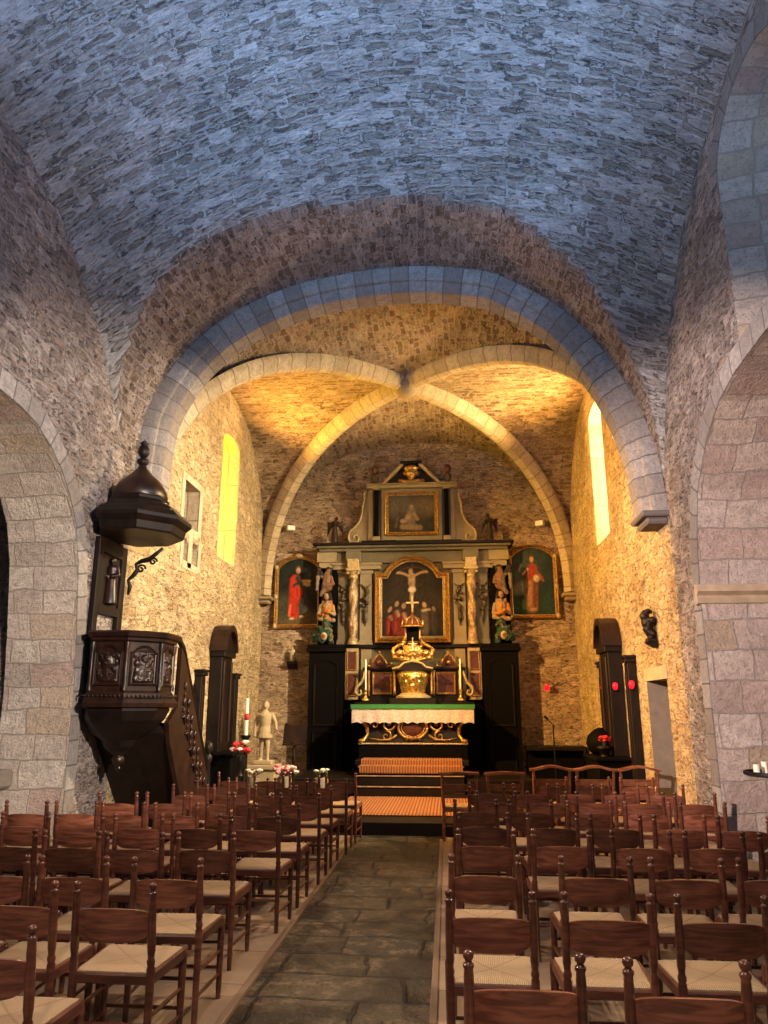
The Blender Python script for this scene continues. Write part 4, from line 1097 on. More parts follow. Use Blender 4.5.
# ------------------------------------------------------------------ high altar
def altar():
    t = empty('high_altar', (AX, 14.45, .69), 'dark carved altar with gilded scrolls and oval medallion, draped in white lace', 'altar')
    MB().box(-1.02, 1.02, .02, .9, 0, .24, .01).build('plinth', M['black'], t)
    prof = [(1.02, .24), (1.02, .28), (.98, .30), (.93, .38), (.88, .46), (.86, .55), (.90, .64), (.98, .74), (1.06, .86), (1.06, .92)]
    mb = MB(); vs = []
    for r, z in prof:
        yy = .02 + (1.02-r)*.8; vs += [(-r, yy, z), (r, yy, z), (r, .9, z), (-r, .9, z)]
    fs = []
    for i in range(len(prof)-1):
        for j in range(4): fs.append((i*4+j, i*4+(j+1) % 4, i*4+4+(j+1) % 4, i*4+4+j))
    fs += [(3, 2, 1, 0), tuple(range(len(vs)-4, len(vs)))]
    mb.add(vs, fs); mb.build('body', M['dark'], t)
    MB().box(-1.12, 1.12, -.02, .95, .92, .955, .008).build('table_top', M['dark'], t)
    mb = MB()
    for i in range(46): mb.sphere((-1.0+2.0*i/45, .01, .265), .026, 8, 5, (1.1, 1, .8))
    mb.build('rope_moulding', M['goldp'], t, smooth=True)
    # central oval medallion with scroll wings
    mb = MB(); pts = [(.27*cos(2*PI*i/40), .05-.0*abs(sin(2*PI*i/40)), .55+.20*sin(2*PI*i/40)) for i in range(41)]
    mb.tube(pts, .026, 8); mb.tube([(x*.8, y, .55+(z-.55)*.8) for x, y, z in pts], .012, 6)
    mb.build('medallion_frame', M['gold'], t, smooth=True)
    MB().sphere((0, .12, .55), .22, 20, 12, (1.1, .35, .8)).build('medallion', M['red'], t, smooth=True)
    for s in (-1, 1):
        mb = MB()
        def spiral(cx, cz, r0, turns, dirn, a0, y=.05):
            return [(cx+dirn*(r0*(1-q)+.012)*cos(a0+q*turns*2*PI), y, cz+(r0*(1-q)+.012)*sin(a0+q*turns*2*PI)) for q in [i/30 for i in range(31)]]
        mb.tube(spiral(s*.46, .62, .12, 1.4, s, PI), [.022*(1-i/40) for i in range(31)], 7)
        mb.tube(spiral(s*.50, .40, .09, 1.3, s, PI/2), [.02*(1-i/40) for i in range(31)], 7)
        mb.tube([(s*.30, .04, .42), (s*.42, .04, .34), (s*.62, .05, .33), (s*.82, .06, .36)], [.02, .02, .016, .01], 7)
        mb.tube(spiral(s*.72, .60, .07, 1.2, s, 0), [.014]*31, 6)
        mb.build('gilded_scrolls', M['gold'], t, smooth=True)
        mb = MB(); mb.tube([(s*1.03, .02, .88), (s*.98, .03, .72), (s*.87, .10, .56), (s*.86, .12, .42), (s*.93, .04, .33), (s*1.0, .0, .30)], [.03, .04, .035, .03, .035, .045], 8); mb.build('scroll_leg', M['gold'], t, smooth=True)
    mb = MB()
    for i in range(4): mb.tube([(-.12+.08*i, .0, .33), (-.10+.08*i, -.01, .37), (-.12+.08*i, .0, .40)], .02, 6)
    mb.build('lower_carving', M['gold'], t, smooth=True)
    # gradine: tiered shelf behind the table
    g = MB(); g.box(-1.18, 1.18, .62, 1.0, .955, 1.03, .006); g.box(-1.04, 1.04, .70, 1.0, 1.03, 1.10, .006)
    g.box(-.44, .44, .06, .7, .957, 1.095, .006); g.build('shelf', M['dark'], t)
    g = MB(); g.box(-.98, .98, .78, 1.0, 1.10, 1.66, .006); g.box(-1.04, 1.04, .72, 1.0, 1.66, 1.70, .006); g.box(-.99, .99, .76, 1.0, 1.10, 1.14, .004)
    g.build('gradine', M['dark'], t)
    for s in (-1, 1):
        moved(frame_mesh(.20, lambda x: .44, .03, .035, 6), (s*.64, .78, 1.17)).build('gold_panel_frame', M['gold'], t)
        MB().box(s*.64-.17, s*.64+.17, .765, .78, 1.20, 1.58).build('red_panel', M['red'], t)
        mb = MB()
        for xx in (.40, .91):
            mb.lathe([(.025, 1.14), (.018, 1.2), (.03, 1.35), (.018, 1.5), (.03, 1.64)], (s*xx, .75, 0), 10)
        mb.build('gilt_colonnette', M['gold'], t, smooth=True)
        # side volutes
        mb = MB(); mb.tube([(s*.99, .74, 1.62), (s*1.02, .74, 1.5), (s*1.06, .74, 1.4), (s*1.15, .74, 1.32), (s*1.18, .74, 1.22), (s*1.12, .74, 1.15), (s*1.05, .74, 1.19), (s*1.07, .74, 1.25), (s*1.11, .74, 1.24)], [.02, .025, .03, .035, .035, .03, .025, .02, .015], 8)
        mb.build('side_volute', M['goldp'], t, smooth=True)
        # small arched reliquary niche above the gradine
        mb = MB(); mb.prism([(-.13, 1.70), (.13, 1.70), (.12, 1.80), (.06, 1.90), (0, 1.95), (-.06, 1.90), (-.12, 1.80)], 'y', .80, .92); moved(mb, (s*.70, 0, 0)).build('reliquary_niche', M['red'], t)
        mb = MB(); mb.tube([(s*.70-.15, .79, 1.70), (s*.70-.14, .79, 1.80), (s*.70-.07, .79, 1.91), (s*.70, .79, 1.97), (s*.70+.07, .79, 1.91), (s*.70+.14, .79, 1.80), (s*.70+.15, .79, 1.70)], .022, 8)
        mb.sphere((s*.70, .77, 1.80), .05, 10, 8); mb.sphere((s*.70, .79, 2.0), .035, 8, 6)
        for q in (-1, 1): mb.tube([(s*.70+q*.16, .79, 1.72), (s*.70+q*.24, .79, 1.74), (s*.70+q*.25, .79, 1.80), (s*.70+q*.20, .79, 1.80)], [.02, .018, .014, .01], 7)
        mb.build('reliquary_gilding', M['gold'], t, smooth=True)
    return t
altar()
def tabernacle():
    t = empty('tabernacle', (AX, 14.98, 1.79), 'bright gilded urn-shaped tabernacle with scrolled canopy at the centre of the altar', 'tabernacle')
    t.location = (AX, 14.86, 1.79)
    MB().lathe([(.34, .0), (.34, .03), (.30, .05), (.26, .07), (.24, .09)], (0, .0, 0), 20).build('foot', M['goldp'], t, smooth=True, angle=50)
    blob('urn_body', [('l', [(.19, .08), (.20, .14), (.22, .22), (.27, .30), (.31, .40), (.30, .47), (.24, .51)], (0, 0, 0))] + [('c', (.29*cos(a), .29*sin(a), .44), (.20*cos(a), .20*sin(a), .12), .035, .03) for a in [PI+PI*i/6 for i in range(7)]] + [('s', (0, -.27, .36), .07), ('s', (0, -.24, .22), .05), ('s', (-.12, -.24, .3), .035), ('s', (.12, -.24, .3), .035)],
         .016, M['goldb'], t, smooth=2, rough=.012, rs=22)
    for s in (-1, 1):
        MB().lathe([(.03, .07), (.02, .12), (.025, .35), (.018, .48), (.03, .52)], (s*.36, -.02, 0), 10).build('side_column', M['gold'], t, smooth=True)
    mb = MB(); mb.prism([(-.40, .52), (.40, .52), (.40, .57), (.26, .58), (.17, .66), (0, .70), (-.17, .66), (-.26, .58), (-.40, .57)], 'y', -.16, .12); mb.build('arched_pediment', M['dark'], t)
    mb = MB(); mb.tube([(-.40, -.17, .55), (-.26, -.17, .58), (-.17, -.17, .66), (0, -.17, .70), (.17, -.17, .66), (.26, -.17, .58), (.40, -.17, .55)], .022, 8); mb.build('pediment_moulding', M['goldp'], t, smooth=True)
    # cartouche above
    sh = [('s', (0, 0, .88), .2, (1.1, .5, .85))]
    for s in (-1, 1):
        sh += [('c', (s*.10, -.05, .72), (s*.36, -.03, .78), .04, .05), ('c', (s*.36, -.03, .78), (s*.40, -.03, .92), .05, .035), ('c', (s*.38, -.03, .95), (s*.20, -.03, 1.06), .035, .03), ('s', (s*.26, -.08, .86), .07), ('s', (s*.30, -.03, 1.0), .045), ('c', (s*.2, 0, 1.02), (s*.12, 0, 1.2), .04, .03)]
    blob('gilded_cartouche', sh, .016, M['gold'], t, smooth=2, rough=.02, rs=24)
    mb = MB()
    for s in (-1, 1): mb.lathe([(.025, 1.12), (.018, 1.16), (.018, 1.34), (.03, 1.38)], (s*.14, -.05, 0), 10); mb.lathe([(.02, 1.38), (.03, 1.43), (.012, 1.5), (.001, 1.52)], (s*.2, -.02, 0), 8)
    mb.build('canopy_columns', M['gold'], t, smooth=True)
    MB().box(-.12, .12, -.03, .05, 1.1, 1.36).build('dark_niche', M['black'], t)
    MB().lathe([(.22, 1.36), (.22, 1.39), (.19, 1.41), (.17, 1.46), (.12, 1.53), (.05, 1.57), (.02, 1.62), (.03, 1.65), (.001, 1.68)], (0, -.02, 0), 16).build('cupola', M['red'], t, smooth=True, angle=50)
    mb = MB(); mb.tube([(.22*cos(2*PI*i/24), -.02+.22*sin(2*PI*i/24), 1.375) for i in range(25)], .02, 6)
    for i in range(8): a = 2*PI*i/8; mb.tube([(.19*cos(a), -.02+.19*sin(a), 1.41), (.12*cos(a), -.02+.12*sin(a), 1.53), (.02*cos(a), -.02+.02*sin(a), 1.6)], .012, 6)
    mb.build('cupola_gilding', M['gold'], t, smooth=True)
    mb = MB(); mb.box(-.018, .018, -.03, -.005, 1.64, 2.0, .004); mb.box(-.13, .13, -.03, -.005, 1.84, 1.875, .004); mb.build('top_cross', M['goldp'], t)
tabernacle()
cr = empty('altar_crucifix', (AX, 14.80, 1.81), 'pale standing crucifix in front of the gilded tabernacle', 'crucifix')
cr.location = (AX, 14.80, 2.485); cr.scale = (.8, .8, .78)
MB().lathe([(.09, 0), (.08, .03), (.04, .07), (.03, .12)], (0, -.0, 0), 12).build('foot', M['goldp'], cr, smooth=True)
mb = MB(); mb.box(-.016, .016, -.012, .012, .1, .60, .004); mb.box(-.12, .12, -.012, .012, .43, .46, .004); mb.build('cross', M['goldp'], cr)
blob('corpus', [('c', (0, -.03, .30), (0, -.03, .42), .016, .024), ('s', (0.008, -.035, .465), .02), ('c', (0, -.03, .42), (-.10, -.02, .45), .011, .008), ('c', (0, -.03, .42), (.10, -.02, .45), .011, .008), ('c', (0, -.03, .30), (.006, -.03, .16), .016, .010)], .007, M['wax'], cr, smooth=1)
cd0 = None
for i, x in enumerate((AX-.93, AX+.92)):
    if i == 0:
        c = empty('candlestick', (x, 14.82, 1.745), '', 'candlestick', 'tall candles on the altar')
        cf = MB().lathe([(.075, 0), (.07, .02), (.035, .05), (.02, .10), (.035, .13), (.02, .16), (.04, .19), (.04, .205)], (0, 0, 0), 12).build('holder', M['goldb'], c, smooth=True, angle=50)
        MB().lathe([(.016, .2), (.015, .78), (.004, .79)], (0, 0, 0), 10).build('candle', M['wax'], c, smooth=True, angle=50)
        MB().tube([(0, 0, .785), (0, 0, .81)], .003, 6).build('wick', M['iron'], c); cd0 = c; index_kids()
    else: c = copy_tree(cd0); c.location.x = x
    c['label'] = 'tall white candle in a gilded holder, ' + ('nearer the pulpit side of the altar' if i == 0 else 'beside the right gold panel of the altar')
# cloths
def cloth():
    mb = MB(); hw = 1.15; y0 = 14.415; z = 1.652
    def P(u, v):     # v 0..1 drop, 1 = table edge
        x = AX+(2*u-1)*hw
        sc = .028*abs(sin(u*PI*13)) ; zz = z-.335+sc + (.335-sc)*v
        return (x, y0-.012*sin(u*60)*(1-v)-.006*sin(u*23)*(1-v), zz)
    mb.grid(P, 170, 14, lambda u, v: (u*2.3, v*.33))
    o = len(mb.v)
    mb.grid(lambda u, v: (AX+(2*u-1)*hw, y0+v*.62, z), 10, 2, lambda u, v: (u*2.3, .33+v*.5))
    for s in (-1, 1):
        mb.grid(lambda u, v: (AX+s*hw, y0+u*.62, z-.31*(1-v)+.02*abs(sin(u*20))*(1-v)), 20, 6, lambda u, v: (u*.6, v*.3))
    tag(mb.build('altar_cloth', M['lace'], smooth=True), 'white lace altar cloth with scalloped hem hanging over the altar front', 'altar cloth')
    mb = MB(); mb.box(AX-1.17, AX+1.17, 14.395, 15.06, 1.655, 1.668, .003); mb.box(AX-1.17, AX+1.17, 14.393, 14.405, 1.585, 1.668, .003)
    tag(mb.build('green_altar_runner', M['green']), 'bright green cloth strip lying along the altar table edge', 'cloth')
cloth()

# ------------------------------------------------------------------ retable
def retable():
    cx = -.70
    t = empty('altarpiece', (cx, 15.55, 0), 'tall carved and painted baroque altarpiece with crucifixion painting against the end wall', 'altarpiece')
    def B(name, mat, boxes, b=.008, par=None):
        mb = MB()
        for q in boxes: mb.box(*q, b)
        return mb.build(name, mat, par or t)
    Y = 15.55
    # all y below relative to the empty (0 = 15.55)
    B('lower_panelling', M['black'], [(-2.1, 2.15, .02, .33, 0, 1.80)])
    for s in (-1, 1):
        x0, x1 = sorted((s*1.42, s*2.14))
        p = B('side_cupboard', M['black'], [(x0, x1, -.18, .33, 0, 2.72), (x0-.05, x1+.05, -.24, .33, 2.72, 2.80), (x0-.03, x1+.03, -.22, .33, 2.80, 2.87), (x0-.03, x1+.03, -.21, .33, 0, .12)])
        f = top_fn(.25, 1.2, 1.32, .25); moved(frame_mesh(.25, f, .03, .03, 14), ((x0+x1)/2, -.18, 1.25)).build('door_frame', M['dark'], p)
        moved(frame_mesh(.25, lambda x: .95, .03, .03, 6), ((x0+x1)/2, -.18, .2)).build('door_frame', M['dark'], p)
    B('painted_wall', M['grey'], [(-1.42, 1.42, .02, .33, 1.8, 2.80), (-1.58, 1.60, .06, .33, 2.86, 4.62)])
    B('ledge', M['dark'], [(-1.44, -.80, -.12, .33, 2.80, 2.87), (.80, 1.44, -.12, .33, 2.80, 2.87), (-.80, .80, -.05, .33, 2.80, 2.86)])
    for s in (-1, 1):
        xa, xb = sorted((s*1.40, s*1.12)); B('pedestal', M['goldp'], [(xa, xb, -.1, .1, 1.76, 2.80)])
        for z0, z1 in ((1.84, 2.28), (2.36, 2.72)):
            B('red_panel', M['red'], [(xa+.05, xb-.05, -.115, -.09, z0, z1)])
            moved(frame_mesh(.10, lambda x, h=z1-z0+.02: h, .02, .02, 4), ((xa+xb)/2, -.115, z0-.01)).build('panel_frame', M['gold'], t)
        xa, xb = sorted((s*1.08, s*.86)); B('cream_strip', M['cream'], [(xa, xb, -.06, .1, 1.76, 2.80)])
        # pilasters
        for k, (c0, c1, m) in enumerate(((1.58, 1.34, 'grey'), (1.12, .86, 'cream'))):
            xa, xb = sorted((s*c0, s*c1))
            p = B('pilaster', M[m], [(xa, xb, -.02+.03*k, .1, 2.87, 4.45), (xa-.02, xb+.02, -.04+.03*k, .1, 2.87, 2.97), (xa-.02, xb+.02, -.04+.03*k, .1, 4.37, 4.45)])
            sh = []; rr = random.Random(k*7+3+s)
            zc = 3.72
            for i in range(16):
                q = i/15; w = .085*sin(PI*min(1, q*1.1+.12)); sh.append(('s', ((xa+xb)/2+rr.uniform(-w, w), -.06+.03*k+rr.uniform(-.02, .02), zc+.34-.68*q), rr.uniform(.03, .05)))
            sh += [('c', ((xa+xb)/2-.10, -.05+.03*k, zc+.42), ((xa+xb)/2, -.07+.03*k, zc+.34), .015, .02), ('c', ((xa+xb)/2+.10, -.05+.03*k, zc+.42), ((xa+xb)/2, -.07+.03*k, zc+.34), .015, .02), ('c', ((xa+xb)/2, -.05+.03*k, zc-.30), ((xa+xb)/2, -.05+.03*k, zc-.46), .03, .01), ('s', ((xa+xb)/2, -.09+.03*k, zc+.1), .05), ('s', ((xa+xb)/2, -.09+.03*k, zc-.12), .045)]
            blob('garland', sh, .012, M['drop'], p, smooth=1, rough=.012, rs=40)
        # vine-wrapped column
        X = s*1.24; n = 28; pr = []
        mb = MB(); rows = 90; vs = []
        for j in range(rows+1):
            z = 2.98+1.27*j/rows
            for i in range(n):
                a = 2*PI*i/n; r = .075+.022*sin(2*a+z*11*s)+.016*noise.noise(Vector((cos(a)*2.2, sin(a)*2.2, z*14)))
                vs.append((X+r*cos(a), -.13+r*sin(a), z))
        fs = [(j*n+i, j*n+(i+1) % n, (j+1)*n+(i+1) % n, (j+1)*n+i) for j in range(rows) for i in range(n)]
        mb.add(vs, fs); c = mb.build('twisted_column', M['vine'], t, smooth=True)
        MB().lathe([(.12, 2.87), (.12, 2.92), (.095, 2.94), (.10, 2.97), (.08, 2.99)], (X, -.13, 0), 16).build('column_base', M['goldp'], c, smooth=True, angle=40)
        mb = MB(); mb.lathe([(.075, 4.24), (.09, 4.27), (.085, 4.31), (.13, 4.40)], (X, -.13, 0), 12); mb.box(X-.15, X+.15, -.28, .02, 4.40, 4.46, .01); mb.box(X-.12, X+.12, -.25, .02, 4.46, 4.66, .01)
        for q in (-1, 1): mb.sphere((X+q*.11, -.22, 4.36), .035, 8, 6)
        mb.build('column_capital', M['goldp'], c)
    # entablature
    for s in (-1, 1):
        a0, a1 = sorted((s*.66, s*1.70)); B('architrave', M['cream'], [(a0, a1, -.06, .1, 4.46, 4.60), (a0-.02, a1+.02, -.09, .1, 4.55, 4.60)])
    B('frieze', M['grey'], [(-1.80, 1.80, -.04, .33, 4.60, 4.84), (-1.40, -1.08, -.20, .0, 4.60, 4.84), (1.08, 1.40, -.20, .0, 4.60, 4.84)])
    for s in (-1, 1):
        xa, xb = sorted((s*1.62, s*2.04)); B('end_block', M['cream'], [(xa, xb, -.10, .33, 4.62, 4.84), (xa+.04, xb-.04, -.06, .33, 4.5, 4.62)])
    B('cornice', M['grey'], [(-1.98, 2.02, -.16, .33, 4.84, 4.90), (-2.04, 2.08, -.24, .33, 4.90, 4.95)])
    B('cornice_top', M['dark'], [(-2.10, 2.14, -.32, .33, 4.95, 5.0), (-1.06, -.30+.0, -.34, .33, 5.0, 5.03), (-1.06, 1.06, -.3, .33, 5.0, 5.03)])
    # crucifixion painting
    f = top_fn(.80, 1.50, 1.86, .60)
    fr = moved(frame_mesh(.80, f, .12, .13, 40, .012), (.0, .02, 2.89)).build('crucifixion_frame', M['gold'], t, smooth=True, angle=40)
    moved(frame_mesh(.685, top_fn(.685, 1.385, 1.75, .5), .05, .045, 40), (.0, .0, 3.0)).build('inner_gilt_edge', M['goldp'], fr)
    f2 = top_fn(.66, 1.38, 1.74, .5)
    sk = (.34, .23, .13); rd = (.15, .018, .014); 
    shp = [('e', .5, .45, .55, .5, (.030, .022, .016), .8), ('c', .5, .30, .5, .98, .012, (.06, .035, .02), .5), ('c', .24, .86, .76, .87, .012, (.06, .035, .02), .5),
           ('c', .49, .72, .50, .60, .045, sk, .5), ('c', .49, .76, .49, .68, .055, sk, .5), ('e', .475, .815, .032, .032, (.40, .26, .15), .5), ('c', .44, .76, .26, .86, .018, sk, .5), ('c', .54, .76, .74, .87, .018, sk, .5),
           ('c', .50, .60, .485, .48, .030, sk, .5), ('c', .485, .48, .50, .38, .020, sk, .5), ('e', .495, .59, .06, .035, (.6, .5, .38), .5)]
    for x, h in ((.14, .42), (.25, .45), (.36, .40)):
        shp += [('c', x, .05, x, h-.12, .062, rd if x != .25 else (.15, .022, .02), .6), ('c', x-.02, .10, x-.01, h-.14, .014, (.22, .035, .022), .6), ('e', x, h, .034, .036, (.30, .19, .11), .5), ('c', x, h-.1, x+.03, h-.16, .025, (.26, .19, .12), .6)]
    shp += [('c', .70, .08, .69, .34, .055, (.09, .07, .05), .7), ('e', .69, .42, .034, .034, (.42, .28, .17), .5), ('c', .66, .34, .77, .38, .02, (.35, .26, .17), .6), ('c', .84, .08, .84, .36, .04, (.05, .04, .035), .7), ('e', .84, .41, .028, .03, (.28, .2, .13), .6), ('c', .5, .05, .5, .22, .03, (.10, .06, .04), .7)]
    canvas('crucifixion_canvas', 1.32, 1.74, lambda u, v: (.022, .018, .014), shp, (.0, .005, 3.0), fr, clip=f2, nu=120, nv=160)
    # attic
    B('attic_wall', M['grey'], [(-.92, .92, .02, .30, 5.03, 6.34)])
    B('attic_border', M['cream'], [(-.66, .66, -.03, .05, 5.05, 6.30)])
    for s in (-1, 1):
        MB().lathe([(.055, 5.16), (.05, 5.2), (.045, 6.1), (.055, 6.2)], (s*.76, -.06, 0), 14).build('black_column', M['black'], t, smooth=True, angle=50)
        B('attic_block', M['cream'], [(s*.76-.08, s*.76+.08, -.14, .05, 5.03, 5.16), (s*.76-.08, s*.76+.08, -.14, .05, 6.20, 6.33)])
        B('attic_pilaster', M['cream'], [(min(s*.84, s*.94), max(s*.84, s*.94), -.02, .06, 5.03, 6.33)])
        # scroll wing
        pts = [(.93, 5.05), (1.30, 5.05), (1.36, 5.10), (1.38, 5.2), (1.33, 5.32), (1.22, 5.42), (1.13, 5.55), (1.08, 5.72), (1.06, 5.9), (1.02, 6.02), (1.03, 6.14), (1.0, 6.22), (.93, 6.24)]
        mb = MB(); mb.prism([(s*x, z) for x, z in pts], 'y', .06, .24); w = mb.build('scroll_wing', M['cream'], t)
        mb = MB(); ed = catmull([(.97, 6.22), (1.03, 6.18), (1.03, 6.05), (1.07, 5.9), (1.09, 5.7), (1.15, 5.53), (1.24, 5.42), (1.34, 5.32), (1.38, 5.2), (1.35, 5.09), (1.26, 5.06), (1.18, 5.10), (1.16, 5.18), (1.21, 5.24), (1.26, 5.21), (1.26, 5.16)], 5)
        mb.tube([(s*x, .04, z) for x, z in ed], .024, 8); mb.build('scroll_gilding', M['goldp'], w, smooth=True)
    fr = moved(frame_mesh(.58, lambda x: .98, .06, .08, 8), (0, -.03, 5.18)).build('upper_frame', M['gold'], t)
    shp = [('e', .2, .75, .4, .3, (.10, .095, .08), 1.2), ('e', .85, .7, .3, .25, (.13, .10, .07), 1.2), ('c', .5, .2, .5, .55, .09, (.16, .12, .09), .7), ('e', .5, .68, .045, .07, (.28, .19, .12), .6), ('c', .45, .45, .36, .3, .05, (.2, .155, .11), .7), ('c', .3, .15, .68, .12, .06, (.2, .14, .085), .7), ('c', .55, .5, .63, .35, .04, (.24, .17, .11), .7), ('e', .42, .42, .05, .07, (.26, .2, .14), .6), ('e', .3, .3, .05, .06, (.30, .22, .15), .6), ('c', .15, .15, .2, .4, .03, (.09, .07, .05), .8)]
    canvas('upper_canvas', .98, .82, lambda u, v: (.045, .040, .030), shp, (0, -.045, 5.26), fr, seed=5, nu=80, nv=66)
    B('top_cornice', M['cream'], [(-.98, .98, -.16, .30, 6.33, 6.40), (-1.02, 1.02, -.20, .30, 6.40, 6.43)])
    # pediment with carved head
    B('pediment_block', M['black'], [(-.30, .30, .04, .22, 6.43, 6.80)])
    for s in (-1, 1):
        mb = MB(); mb.prism([(s*.68, 6.43), (s*.60, 6.43), (s*.16, 6.88), (s*.20, 6.93)], 'y', -.06, .2); mb.build('pediment_side', M['goldp'], t)
        mb = MB(); mb.prism([(s*.56, 6.43), (s*.04, 6.43), (s*.04, 6.8), (s*.18, 6.8)], 'y', .0, .18); mb.build('pediment_fill', M['dark'], t)
        MB().lathe([(.06, 6.43), (.07, 6.46), (.04, 6.50), (.07, 6.55), (.085, 6.62), (.05, 6.68), (.04, 6.70)], (s*.80, -.02, 0), 14).build('urn', M['drop'], t, smooth=True, angle=60)
        MB().sphere((s*.80, -.02, 6.78), .085, 14, 10, (.95, .95, 1.2)).build('urn_flame', M['red'], t, smooth=True)
    B('pediment_cap', M['dark'], [(-.24, .24, -.08, .2, 6.90, 6.97)])
    blob('carved_mask', [('s', (0, -.06, 6.68), .12, (.9, .8, 1.15)), ('s', (0, -.16, 6.66), .025, (1, 1, 1.5)), ('s', (0, -.05, 6.80), .12, (1.3, .8, .6)), ('s', (-.12, -.02, 6.70), .06), ('s', (.12, -.02, 6.70), .06), ('c', (-.26, -.04, 6.52), (0, -.10, 6.47), .035, .05), ('c', (.26, -.04, 6.52), (0, -.10, 6.47), .035, .05), ('s', (0, -.1, 6.57), .05)], .013, M['gold'], t, smooth=2, rough=.015, rs=30)
    for o in bpy.data.objects:
        if o.parent == t and o.name.split('.')[0] in ('top_cornice', 'pediment_block', 'pediment_side', 'pediment_fill', 'pediment_cap', 'urn', 'urn_flame', 'carved_mask'): o.location.z = -.10
    return t
retable()

# angels on the cornice
def angel(x, flip, label):
    t = empty('angel_statue', (x, 15.48, 5.0), label, 'statue', 'carved angels on the cornice')
    if abs(x+.7) > 0: pass
    t.location = (x, 15.42, 5.0)
    H = .58
    sh = [('b', -.11, .11, -.08, .08, 0, .035)] + shift(robed(H, .15*flip, [(-.09, -.06, .37), (-.015+.03*flip, -.13, .41)], [(.09, -.06, .37), (.015+.03*flip, -.13, .41)]), (0, 0, .03))
    blob('body', sh, .011, M['oak'], t, smooth=2, rough=.006, rs=40)
    for s in (-1, 1):
        sh = [('c', (s*.05, .05, .42), (s*.15, .09, .50), .03, .03)] + [('c', (s*(.15-.018*i), .09, .51-.02*i), (s*(.17-.015*i), .09, .20+.035*i), .022, .010) for i in range(5)]
        blob('wing', sh, .010, M['oak'], t, smooth=1)
    return t
angel(-.70-1.66, 1, 'small dark winged angel praying on the cornice, pulpit side of the altarpiece')
angel(-.70+1.66, -1, 'small dark winged angel on the cornice, between the top painting and the right framed saint')
# painted herm figures flanking the altarpiece
def herm(x, s, label):
    t = empty('painted_herm', (x, 15.42, 2.87), label, 'statue', 'painted herm figures flanking the altarpiece')
    def ch(c):
        if c.z > .92: return (.014, .008, .006) if (c.y > -.07 or c.z > 1.07) else (.26, .15, .09)
        if c.z > .86 : return (.24, .14, .08)
        if c.z > .52: 
            n = noise.noise(c*9); return (.34, .14, .035) if n > -.1 else (.24, .17, .10)
        return (.22, .17, .12)
    sh = [('s', (0, -.02, 1.0), .085, (.85, .95, 1.15)), ('s', (0, .03, 1.02), .10, (1.0, .8, 1.15)), ('c', (-.07, .03, 1.0), (-.09, .02, .84), .04, .03), ('c', (.07, .03, 1.0), (.09, .02, .84), .04, .03), ('s', (0, -.105, .99), .014),
          ('c', (0, 0, .84), (0, 0, .92), .04, .035), ('c', (0, 0, .60), (0, -.01, .78), .09, .11), ('c', (-.12, 0, .80), (-.17, -.04, .62), .05, .04), ('c', (-.17, -.04, .62), (-.05, -.15, .60), .04, .028),
          ('c', (.12, 0, .80), (.17, -.04, .62), .05, .04), ('c', (.17, -.04, .62), (.05, -.15, .66), .04, .028), ('c', (-.15, -.04, .54), (.15, -.04, .50), .05, .05), ('s', (-.05, -.17, .60), .03), ('s', (.05, -.17, .66), .03)]
    for f in range(4):
        sh += [('c', (-.05, -.17, .60), (-.08+.02*f, -.20, .58), .010, .008), ('c', (.05, -.17, .66), (.03+.018*f, -.20, .70), .010, .008)]
    blob('herm_bust', sh, .013, M['vstat'], t, ch, smooth=2, rough=.012, rs=22)
    # leafy green scroll that carries the bust
    gr = lambda c: (.014, .042, .026) if noise.noise(c*11) > -.15 else ((.17, .12, .05) if noise.noise(c*11) > -.35 else (.02, .03, .025))
    sh = [('c', (0, 0, .52), (0, .02, .26), .10, .12), ('c', (0, -.02, .28), (s*.10, -.06, .14), .12, .11), ('c', (s*.10, -.05, .14), (s*.22, -.04, .10), .09, .06), ('c', (-s*.06, -.02, .24), (-s*.10, -.02, .06), .07, .07),
          ('s', (s*.24, -.04, .18), .06), ('s', (s*.12, -.08, .32), .05), ('s', (-s*.1, -.07, .38), .045)]
    blob('leafy_scroll', sh, .014, M['vstat'], t, gr, smooth=1, rough=.035, rs=14)
    blob('medallion', [('s', (s*.02, -.17, .16), .085, (.8, .4, 1)), ('s', (s*.02, -.20, .16), .045, (1, .5, 1.2))], .010, M['vstat'], t, lambda c: (.20, .04, .025) if (c.x-s*.02)**2+(c.z-.16)**2 < .0016 else (.36, .30, .22), smooth=1)
    # winged upper figure
    up = lambda c: (.018, .012, .010) if (c.z > 1.46 and c.y > -.04) or c.z > 1.58 else ((.15, .075, .045) if c.x*s < .03 else (.17, .13, .095))
    sh = [('s', (-s*.02, .02, 1.56), .085, (.95, .9, 1.1)), ('c', (0, .02, 1.48), (0, .02, 1.22), .09, .12), ('c', (-s*.08, 0, 1.42), (-s*.14, -.06, 1.26), .04, .035), ('c', (s*.1, .02, 1.42), (s*.20, .02, 1.62), .04, .05), ('c', (s*.20, .02, 1.62), (s*.22, .02, 1.16), .05, .035), ('c', (0, .0, 1.22), (s*.12, .0, 1.05), .09, .05), ('c', (-s*.14, -.06, 1.26), (0, -.10, 1.22), .03, .02)]
    blob('upper_figure', sh, .013, M['vstat'], t, up, smooth=2, rough=.014, rs=16)
    sh = [('s', (0, .05, 1.66), .11, (1.1, .8, .5))]
    MB().prism([(-.2, 0), (.2, 0), (.2, 1.5), (.14, 1.68), (0, 1.75), (-.14, 1.68), (-.2, 1.5)], 'y', .12, .17).build('back_panel', M['black'], t)
herm(-.70-1.80, -1, 'painted herm of a dark-haired figure in orange above green scrolls, beside the red-robed saint painting')
herm(-.70+1.84, 1, 'painted herm of a dark-haired figure above dark scrolls, beside the right-hand saint painting')

